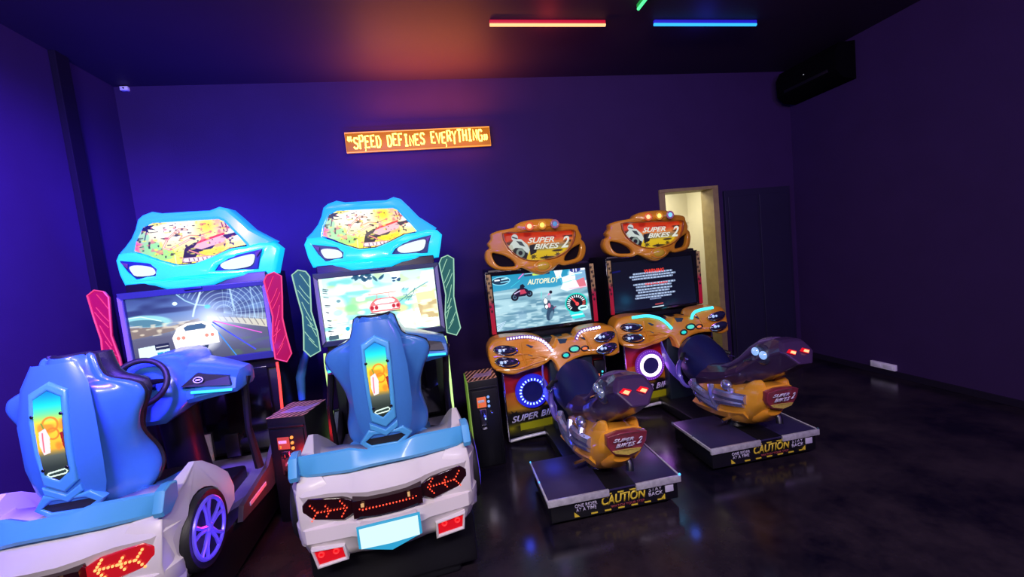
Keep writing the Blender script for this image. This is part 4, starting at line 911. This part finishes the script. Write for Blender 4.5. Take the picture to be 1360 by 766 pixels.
    for x, y in ((.474, -1.53), (-.458, -1.0), (-.458, -1.3)):
        MB().ball((x, y, .205), .009 if x > 0 else .006, 8, 6).build('corner_light', glow('cyan_spark_%d' % scr, (.05, .45, 1), 2.0 if led_m[0] == 'dots' else .05), pf)
    for xx in (-.32, .40): MB().lathe([(.03, 0), (.03, .035)], (xx, -1.25, 0), 'z', 14).build('foot', m_rubber, pf)
    fy = -1.522
    text('caution_text', 'CAUTION', .065, .122, .315, .066, fy, m_yprint, pf, .15, .002, 0, .03)
    text('warning_line', 'WATCH YOUR STEP', .09, .072, .24, .018, fy, m_rprint, pf, 0, .002, 0, .01)
    text('notice_text', 'ONE RIDER\nAT A TIME', -.20, .110, .155, .052, fy, m_wprint, pf, 0, .002, 0, .01)
    text('notice_text', 'STAY\nBACK', .295, .118, .105, .058, fy, m_wprint, pf, 0, .002, 0, .01)
    MB().box(.365, .425, -1.525, -1.518, .095, .145, .001).build('sticker', m_wprint, pf)
    for k in range(3): MB().box(-.06+k*.085, -.018+k*.085, -1.524, -1.519, .160, .167, 0).build('hazard_mark', m_yprint, pf, smooth=False)
    for k in range(6): MB().box(-.17+k*.095, -.125+k*.095, -1.524, -1.519, .050, .058, 0).build('hazard_mark', m_yprint, pf, smooth=False)
    TF = [(0, 1, 2), (3, 4, 5), (0, 1, 4, 3), (1, 2, 5, 4), (2, 0, 3, 5)]
    for x, s_ in ((-.285, 1), (.36, -1)):
        for za, zb, zc2 in ((.05, .05, .085), (.17, .17, .145)):
            P = [(x, za), (x+s_*.035, zb), (x if za < .1 else x+s_*.03, zc2)]
            MB().add([(a, -1.524, c) for a, c in P]+[(a, -1.519, c) for a, c in P], TF).build('hazard_mark', m_yprint, pf, smooth=False)
    # ---------- motorcycle (own matrix: slight yaw about the pedestal)
    T = Matrix.Translation((.015, -1.15, 0)) @ Matrix.Rotation(math.radians(bike_yaw), 4, 'Z') @ Matrix.Rotation(math.radians(3), 4, 'Y') @ Matrix.Translation((0, 1.15, 0))
    def sect(y, zc_, hw, hh, n=22, ex=2.4, sh=0, top=1.0):
        out = []
        for k in range(n):
            t = 2*PI*k/n; c0, s0 = math.cos(t), math.sin(t)
            x = hw*math.copysign(abs(c0)**(2/ex), c0); z = hh*math.copysign(abs(s0)**(2/ex), s0)
            if z > 0: x *= 1-(1-top)*(z/hh)
            out.append((x, y+sh*z, zc_+z))
        return out
    pd = MB(); pd.tube([(0, -1.2, .15), (0, -1.2, .24), (0, -1.22, .34)], [.12, .07, .09], 14); pd.build('pedestal', m_darkm, root, xf=T)
    fa = MB().loft([sect(-.72, .395, .03, .04), sect(-.80, .385, .10, .085), sect(-.92, .375, .145, .12), sect(-1.08, .375, .170, .145), sect(-1.26, .395, .182, .165, top=.9), sect(-1.42, .45, .186, .170, top=.88, ex=3), sect(-1.52, .51, .180, .135, sh=-.1, top=.92, ex=3), sect(-1.585, .545, .160, .098, sh=-.25, ex=3), sect(-1.60, .545, .12, .07, sh=-.25, ex=3)])
    fo = fa.build('lower_fairing', m_ory, root, xf=T)
    bc2 = MB().loft([sect(-1.20, .30, .05, .05), sect(-1.36, .33, .10, .07), sect(-1.50, .39, .11, .07), sect(-1.58, .43, .06, .03)]); bc2.build('fairing_keel', m_or, fo, xf=T)
    for s in (-1, 1):
        hn = MB().loft([sect(-1.42, .54, .050, .03), sect(-1.47, .57, .048, .06, sh=.3), sect(-1.53, .60, .040, .065, sh=.3), sect(-1.58, .625, .024, .055, sh=.3), sect(-1.60, .64, .008, .03, sh=.3)])
        hn.v = [(x*(1 if s > 0 else 1)+s*.105, y, z) for x, y, z in hn.v]; hn.build('fairing_horn', m_ory, fo, xf=T)
        fl = MB().loft([[(s*(.14+.02*math.sin(q*PI)), -.86-.62*q, .25+.10*q*q), (s*(.19), -.86-.62*q, .30+.10*q*q), (s*.155, -.86-.62*q, .335+.10*q*q)] for q in np.linspace(0, 1, 8)])
        fl.build('fairing_edge', m_ory, fo, xf=T)
        en = MB()
        for a, b_, rr in (((-.84, .46), (-1.14, .40), .030), ((-.90, .40), (-1.20, .35), .026), ((-1.16, .47), (-1.50, .515), .030), ((-1.14, .41), (-1.48, .475), .026), ((-.86, .50), (-.98, .34), .020), ((-1.10, .52), (-1.18, .35), .022), ((-1.34, .55), (-1.40, .44), .02)):
            pts = [(s*(.160+.036*math.sin(PI*(.15+.7*t))), a[0]+(b_[0]-a[0])*t, a[1]+(b_[1]-a[1])*t) for t in np.linspace(0, 1, 8)]
            en.tube(pts, rr*1.25, 8)
        for y, z in ((-.93, .44), (-1.05, .40), (-1.22, .46), (-1.44, .50)): en.ring((s*.198, y, z), .034, .010, 'x', 18, 6)
        en.build('engine_casting', m_cpot, root, xf=T)
        MB().ball((s*.155, -1.26, .56), .05, 14, 10, (.7, 1.1, .9)).build('exhaust_elbow', m_cpot, root, xf=T)
    # rear name shield
    SH = [(-.128, .608), (-.05, .632), (.07, .634), (.146, .612), (.148, .545), (.112, .478), (.02, .456), (-.075, .476), (-.124, .540)]
    shw = lambda x, y, z: (x, y-.25*(z-.54)+.9*x*x, z)
    sh = plate('name_shield', [SH[::-1]], -1.652, .06, .006, mat('maroon_shield', (.24, .03, .05), .35, coat=.4, noise=.4, nscale=20), root, warp=shw)
    sh.data.transform(T)
    lw = plate('shield_base', [[(-.09, .506), (.0, .514), (.11, .504), (.095, .484), (.02, .468), (-.068, .486)][::-1]], -1.658, .01, .002, mat('yellow_shield_base', (.55, .42, .08), .4, noise=.5, nscale=60), sh, warp=shw); lw.data.transform(T)
    for wd in (('SUPER', -.025, .586, .135, .026), ('BIKES', -.008, .549, .135, .030), ('2', .088, .568, .040, .048)):
        t_ = text('shield_lettering', wd[0], wd[1], wd[2], wd[3], wd[4], -1.662, m_wprint, sh, .35, .004, .03, .02)
        for v in t_.data.vertices: v.co = shw(v.co.x, v.co.y+.004, v.co.z)
        t_.data.transform(T)
    MB().tube([(.06, -1.50, .40), (.07, -1.55, .36), (.065, -1.56, .32)], [.03, .024, .026], 10).build('rear_lock', m_darkm, root, xf=T)
    # tank, bubble screen, seat and tail
    dm = MB().loft([sect(-.42, .66, .05, .06, ex=2), sect(-.45, .65, .10, .11, ex=2), sect(-.54, .645, .155, .18, ex=2), sect(-.66, .64, .215, .235, ex=2), sect(-.82, .60, .19, .21, ex=2), sect(-.95, .565, .14, .155, ex=2), sect(-1.04, .555, .08, .09, ex=2)])
    dm.build('bubble_screen', m_dome, root, xf=T @ Matrix.Translation((.045, 0, -.01)))
    def hexs(y, zc_, hw, hh, sh=0, tw=.55, bw_=.45):
        P = [(-tw*hw, hh), (-.2*hw, hh*1.06), (.2*hw, hh*1.06), (tw*hw, hh), (hw*.92, .45*hh), (hw, .05*hh), (bw_*hw, -hh), (-bw_*hw, -hh), (-hw, .05*hh), (-hw*.92, .45*hh)]
        return [(x, y+sh*z, zc_+z) for x, z in P]
    tk = MB().loft([hexs(-.62, .47, .08, .10), hexs(-.80, .50, .13, .13), hexs(-1.00, .54, .13, .12), hexs(-1.18, .60, .11, .10), hexs(-1.32, .66, .12, .13), hexs(-1.44, .735, .14, .155, -.2), hexs(-1.56, .82, .148, .15, -.1), hexs(-1.68, .885, .142, .12, .2), hexs(-1.77, .925, .132, .078, .7, .7), hexs(-1.80, .925, .118, .066, .8, .75)])
    tko = tk.build('tail_body', m_dkpl, root, smooth=False, xf=T); bv = tko.modifiers.new('round', 'BEVEL'); bv.width = .012; bv.segments = 2; bv.limit_method = 'ANGLE'
    st_ = MB().loft([sect(-1.06, .655, .07, .02, ex=2), sect(-1.20, .70, .095, .035, ex=2), sect(-1.34, .79, .11, .040, ex=2), sect(-1.45, .885, .12, .045, ex=2), sect(-1.54, .960, .105, .035, ex=2), sect(-1.60, .99, .05, .015, ex=2)])
    st_.build('seat', m_seatp, root, xf=T)
    un = MB().loft([sect(-1.25, .56, .06, .06), sect(-1.40, .63, .09, .06), sect(-1.50, .70, .08, .05), sect(-1.56, .76, .04, .03)]); un.build('seat_support', m_black, root, xf=T)
    for s in (-1, 1):
        fn = MB(); fn.loft([[(s*(.16+.05*math.sin(q*PI)), -.30-.36*q, .76-.32*q+w2*(.055*math.sin(.3+q*2.4)+.01)) for w2 in (-1, 1)]+[(s*(.145+.05*math.sin(q*PI)), -.30-.36*q, .76-.32*q+w2*(.055*math.sin(.3+q*2.4)+.01)) for w2 in (1, -1)] for q in np.linspace(0, 1, 9)])
        fn.build('front_fin', m_fin, root, xf=T)
        ga = MB().tube([(s*.20, -.80+.13*math.cos(t), .55+.13*math.sin(t)) for t in np.linspace(-2.2, 1.7, 14)], [.008+.014*math.sin(PI*k/13) for k in range(14)], 8); ga.build('knee_guard', m_fin, root, xf=T)
        hb_ = MB().tube([(s*.10, -.66, .70), (s*.20, -.74, .71), (s*.25, -.80, .69)], .012, 8).build('handlebar', m_darkm, root, xf=T)
        MB().tube([(s*.195, -.735, .71), (s*.26, -.815, .69)], .019, 10).build('grip', m_rubber, hb_, xf=T)
        MB().tube([(s*.20, -.77, .685), (s*.24, -.84, .675), (s*.26, -.87, .67)], .006, 6).build('brake_lever', m_chrome, hb_, xf=T)
        pc = MB().lathe([(.0, 0), (.072, 0), (.078, s*.02), (.062, s*.035), (.0, s*.028)], (s*.108, -1.60, .885), 'x', 22)
        po = pc.build('side_lamp', mat('dark_lamp_pod', (.03, .03, .06), .3, coat=.5), root, xf=T)
        for dy, dz in ((.022, .01), (-.024, -.004)):
            MB().ball((s*.152, -1.60+dy*1.6, .892+dz), .031, 14, 10, (.65, 1, 1)).build('side_lamp_lens', mat('side_lens_%d' % scr, (.6, .6, .7), .12, metal=.8, emit=(.25, .5, 1), es=.10 if scr == 1 else .9), po, xf=T)
        MB().tube([(s*.14, -1.52, .835), (s*.145, -1.45, .80)], .009, 6).build('lamp_tab', m_chrome, po, xf=T)
        dmd = [(s*.055-.038, .918), (s*.055-.002, .936), (s*.055+.040, .924), (s*.055+.006, .902)]
        dl = plate('rear_lamp', [[(x, z-.012) for x, z in dmd][::-1]], -1.848, .035, .004, mat('red_lamp_case', (.4, .0, .01), .3, emit=(.9, .01, .02), es=.7), root, warp=lambda x, y, z: (x, y+.95*(z-.89), z)); dl.data.transform(T @ Matrix.Translation((-.012, .025, .030)))
        di = plate('rear_lamp_leds', [[(s*.055+(x-s*.055)*.6, .907+(z-.919)*.6) for x, z in dmd][::-1]], -1.856, .02, .002, glow('hot_red_yellow_led', (1, .50, .22), 1.6), dl, warp=lambda x, y, z: (x, y+.95*(z-.89), z)); di.data.transform(T @ Matrix.Translation((-.012, .025, .030)))
        MB().tube([(s*.10, -1.28, .30), (s*.20, -1.30, .29), (s*.24, -1.31, .29)], .014, 8).build('foot_peg', m_chrome, root, xf=T)
    return root

led_violet = glow('lilac_led', (.80, .72, 1), 1.9)
bikeP = bike_machine((1.056, 4.03, 0), -1.5, 'motorcycle arcade machine with blue-green race and caption AUTOPILOT on its screen', 1, ('dots', led_violet), glow('pale_blue_led', (.45, .70, 1), 2.0), 0, (1.0, .8, .35), 2)
bikeQ = bike_machine((2.40, 4.23, 0), -1.8, 'motorcycle arcade machine with dark warning text screen, beside the lit doorway', 2, ('solid', glow('cyan_led_strip', (.05, .72, 1), 1.9)), glow('lilac_ring', (.95, .75, 1), 2.4), 1, (1.0, 1.0, 1.0), 3)
own(bikeP, 'ring_spill', 'POINT', (-.245, -.42, .50), (.03, .06, 1), 1.6, .08)
own(bikeP, 'arc_spill', 'POINT', (-.15, -.52, 1.12), (.5, .25, 1), .35, .05)
own(bikeP, 'deck_spill', 'POINT', (.58, -1.50, .26), (.05, .15, 1), .30, .03)
own(bikeP, 'edge_spill', 'POINT', (-.56, -1.25, .28), (.05, .08, 1), .6, .03)
own(bikeQ, 'ring_spill', 'POINT', (-.245, -.42, .50), (.55, .15, 1), 1.3, .08)
own(bikeQ, 'arc_spill', 'POINT', (-.15, -.48, 1.12), (.05, .5, 1), .5, .05)

# ================================================================== COIN BOXES
def coin_box(loc, rz, w_, d_, h, label, red, side_m):
    r = tag(empty('coin_box', loc, rz), label, 'coin box', 'black coin boxes between the machines')
    MB().box(0, w_, 0, d_, 0, h, .008).build('box_body', m_black, r)
    c = Canvas(60, 60, (.22, .12, .10))
    for k in range(-7, 14): c.line([(k*9, 60), (k*9+34, 0)], 3.6, (1, .74, .60))
    c.poly([(10, 44), (22, 20), (40, 24), (58, 10), (50, 44)], (.80, .66, .85), .85)
    for k in range(3): c.line([(18+k*5, 36-k*5), (44+k*3, 34-k*6)], 1.6, (.25, .18, .3), .8)
    tp = art_panel('hazard_top', c, 0, w_, 0, d_, 0, m_print, r, back=.004)
    tp.data.transform(Matrix(((1, 0, 0, 0), (0, 0, 1, 0), (0, -1, 0, h+.002), (0, 0, 0, 1))))
    MB().box(.01, w_-.01, -.012, .004, h-.075, h-.06, .003).build('door_lip', m_darkm, r)
    dr = MB().box(.02, w_-.02, -.010, .002, .03, h-.09, .004).build('door', m_black, r)
    for k, z in enumerate((h-.15, h-.19, h-.23)):
        MB().ball((w_*.62, -.016, z), .012, 8, 6).build('indicator_light', glow('amber_dot' if red else 'blue_dot', (1, .28, .04) if red else (.25, .45, 1), 1.6 if red else 1.0), dr)
    sc = MB().box(w_*.24, w_*.54, -.018, -.008, h-.235, h-.145, .003).build('display', glow('coin_display_%d' % red, (.75, .06, .04) if red else (1, .18, .06), .8), dr)
    MB().box(w_*.27, w_*.48, -.021, -.016, h-.19, h-.168, .002).build('display_digits', m_logo, sc)
    MB().box(w_*.29, w_*.33, -.021, -.016, h-.225, h-.205, .002).build('display_mark', m_yprint, sc)
    cp_ = MB().box(w_*.28, w_*.52, -.022, -.008, h-.43, h-.25, .004).build('coin_mechanism', m_chrome, dr)
    MB().box(w_*.36, w_*.39, -.026, -.018, h-.31, h-.27, .001).build('coin_slot', m_blackgl, cp_)
    MB().box(w_*.33, w_*.48, -.026, -.018, h-.41, h-.385, .001).build('return_flap', m_blackgl, cp_)
    MB().ball((w_*.46, -.026, h-.335), .006, 6, 5).build('slot_light', glow('white_blue_dot', (.5, .8, 1), 1.5), cp_)
    MB().lathe([(.0, -.02), (.014, -.018), (.016, 0)], (w_*.68, -.008, h-.29), 'y', 14).build('door_lock', m_chrome, dr)
    if side_m: MB().box(-.008, .002, .0, d_, .02, h-.01, .002).build('side_panel', side_m, r)
    return r
coin_box((-1.31, 3.27, 0), -12, .285, .34, .80, 'black coin box with red display and hazard-striped top, between the two racing machines', True, None)
coin_box((.185, 3.50, 0), 0, .26, .34, .77, 'black coin box with lime green side, left of the motorcycle machines', False, mat('lime_side_panel', (.35, .60, .10), .4, emit=(.25, .45, .05), es=.25))

# ================================================================== NEON SIGN
GL = {'S': [[(1, .85), (.8, 1), (.3, 1), (.1, .8), (.25, .58), (.8, .42), (.92, .2), (.7, 0), (.2, 0), (0, .15)]],
      'P': [[(.1, -.15), (.1, 1), (.75, 1), (.95, .75), (.75, .5), (.12, .5)]], 'E': [[(.95, 1), (.1, 1), (.1, 0), (.95, 0)], [(.12, .52), (.75, .52)]],
      'D': [[(.1, 0), (.1, 1), (.6, 1), (.95, .6), (.9, .25), (.6, 0), (.1, 0)]], 'F': [[(.95, 1), (.1, 1), (.1, -.02)], [(.12, .52), (.75, .52)]],
      'I': [[(.15, 1), (.85, 1)], [(.5, 1), (.5, 0)], [(.15, 0), (.85, 0)]], 'N': [[(.08, 0), (.08, 1), (.88, 0), (.92, 1)]], 'V': [[(.05, 1), (.5, 0), (.95, 1)]],
      'R': [[(.1, 0), (.1, 1), (.75, 1), (.92, .76), (.75, .52), (.12, .52)], [(.45, .52), (.95, 0)]], 'Y': [[(.05, 1), (.5, .5), (.95, 1)], [(.5, .5), (.45, -.15)]],
      'T': [[(.02, 1), (.98, 1)], [(.5, 1), (.48, -.1)]], 'H': [[(.1, 0), (.1, 1.05)], [(.9, 0), (.9, 1)], [(.1, .5), (.9, .5)]], 'G': [[(.95, .82), (.7, 1), (.3, 1), (.05, .7), (.05, .3), (.3, 0), (.75, 0), (.95, .2), (.95, .48), (.6, .48)]],
      'q': [[(.25, .9), (.1, .6), (.25, .5), (.35, .65)], [(.75, .9), (.6, .6), (.75, .5), (.85, .65)]], 'u': [[(.25, .5), (.35, .2), (.15, .0)], [(.75, .5), (.85, .2), (.65, .0)]]}
sg = tag(empty('neon_sign', (.04, YB-.03, 3.20)), 'orange neon sign reading SPEED DEFINES EVERYTHING on the back wall', 'sign')
MB().box(-.80, .80, -.012, .006, -.108, .108, .004).build('backing_board', mat('orange_lit_acrylic', (.06, .018, .0), .5, emit=(.55, .17, .0), es=.8), sg)
MB().tube([(-.795, -.03, -.104), (.795, -.03, -.104), (.795, -.03, .104), (-.795, -.03, .104)], .0065, 6, True).build('border_tube', glow('orange_border_tube', (1, .30, .04), 1.5), sg)
m_neon = glow('yellow_neon', (1, .74, .14), 3)
txt = 'qSPEED DEFINES EVERYTHINGu'; cw = 1.56/(len(txt)+.2); rs = random.Random(2)
for i, ch_ in enumerate(txt):
    if ch_ == ' ': continue
    mb = MB(); h_ = .118*rs.uniform(.92, 1.08); x0 = -.772+i*cw; z0 = -.058+rs.uniform(-.008, .008)+(.012 if i > 14 else 0)
    for st in GL[ch_]: mb.tube([(x0+p[0]*cw*.80, -.035, z0+p[1]*h_) for p in st], .0105, 6)
    mb.build('neon_letter', m_neon, sg)
for x in (-.60, .28): MB().tube([(x, -.03, -.055), (x+.008, -.035, -.085), (x, -.03, -.10)], .005, 6).build('neon_lead', m_neon, sg)
own(sg, 'sign_ceiling_fill', 'AREA', (.15, -.30, .16), (1, .22, .02), 30, 1.3, (.15, -.5, 1), .08)  # added lamp that throws the sign's orange glow onto the ceiling
own(sg, 'sign_glow', 'AREA', (0, -.16, .0), (1, .16, .05), 5, 1.5, (0, 1, 0), .2)

# ================================================================== CEILING TUBES
def ceiling_tube(a, b_, label, core, halo, lightc, e):
    a, b_ = Vector(a), Vector(b_); r = tag(empty('led_tube_light', (a+b_)/2), label, 'ceiling light', 'coloured LED tubes on the ceiling')
    d = (b_-a)/2; ang = math.atan2(d.y, d.x); L = d.length; R = Matrix.Rotation(ang, 4, 'Z')
    MB().box(-L, L, -.015, .015, -.010, .02, .004).build('tube_halo', halo, r, xf=R)  # glowing strip that draws the coloured halo around the tube
    MB().tube([(-L, 0, -.018), (L, 0, -.018)], .0135, 10).build('tube', core, r, xf=R)
    own(r, 'tube_spill', 'POINT', (0, 0, -.12), lightc, e, .1)
    return r
ZT = ZC-.02
ceiling_tube((.745, 3.75, ZT), (1.83, 3.75, ZT), 'glowing red LED tube on the dark ceiling, left of the blue one', glow('orange_white_tube', (1, .50, .20), 1.6), glow('red_halo', (.75, .0, .03), .8), (1, .05, .05), 2.0)
ceiling_tube((2.32, 3.74, ZT), (3.43, 3.74, ZT), 'glowing blue LED tube on the dark ceiling, right of the red one', glow('azure_tube', (.03, .42, 1), 1.5), glow('blue_halo', (.01, .01, .70), .8), (.03, .05, 1), 1.2)
ceiling_tube((2.03, 3.50, ZT), (2.00, 2.45, ZT), 'green LED tube at the top edge, running toward the viewer', glow('green_tube', (.08, 1, .30), 1.5), glow('green_halo', (.0, .35, .06), .8), (.05, 1, .2), .4)

# ================================================================== SMALL THINGS ON THE WALLS
u = MB(); u.loft([[(XR-.01-d, y, z) for d, z in ((0, 3.40), (.18, 3.42), (.27, 3.50), (.28, 3.70), (.22, 3.80), (0, 3.82))] for y in (4.02, 4.05, 4.45, 4.80, 4.83)])
uo = tag(u.build('wall_mounted_unit', mat('matt_black_casing', (.002, .002, .003), .95, spec=.05)), 'dark bulky unit mounted high in the right-hand corner under the ceiling', 'appliance')
lv = MB().box(XR-.285, XR-.27, 4.12, 4.72, 3.515, 3.55, .003); lv.build('louvre', m_black, uo)
MB().ball((XR-.292, 4.42, 3.62), .006, 6, 5).build('casing_glint', glow('faint_white_dot', (.5, .5, .6), .6), uo)  # glowing dot put in for a small glint on the casing
ws = MB().box(XR-.035, XR, 3.69, 3.96, .075, .145, .006); wo = tag(ws.build('socket_box', mat('white_plastic', (.95, .93, .98), .4)), 'white rectangular socket box low on the right wall', 'socket box')
MB().box(XR-.038, XR-.034, 3.72, 3.81, .09, .13, .002).build('socket', mat('pale_plastic', (.85, .83, .9), .4), wo); MB().box(XR-.038, XR-.034, 3.84, 3.93, .09, .13, .002).build('socket', mat('pale_plastic', (.85, .83, .9), .4), wo)
sn = MB().box(XL+.07, XL+.14, YB-.04, YB, ZC-.05, ZC-.01, .006); so_ = tag(sn.build('ceiling_sensor', mat('white_plastic', (.95, .93, .98), .4)), 'tiny white sensor in the upper left corner of the room', 'sensor')
MB().ball((XL+.105, YB-.042, ZC-.03), .008, 8, 6).build('sensor_lens', m_blackgl, so_)
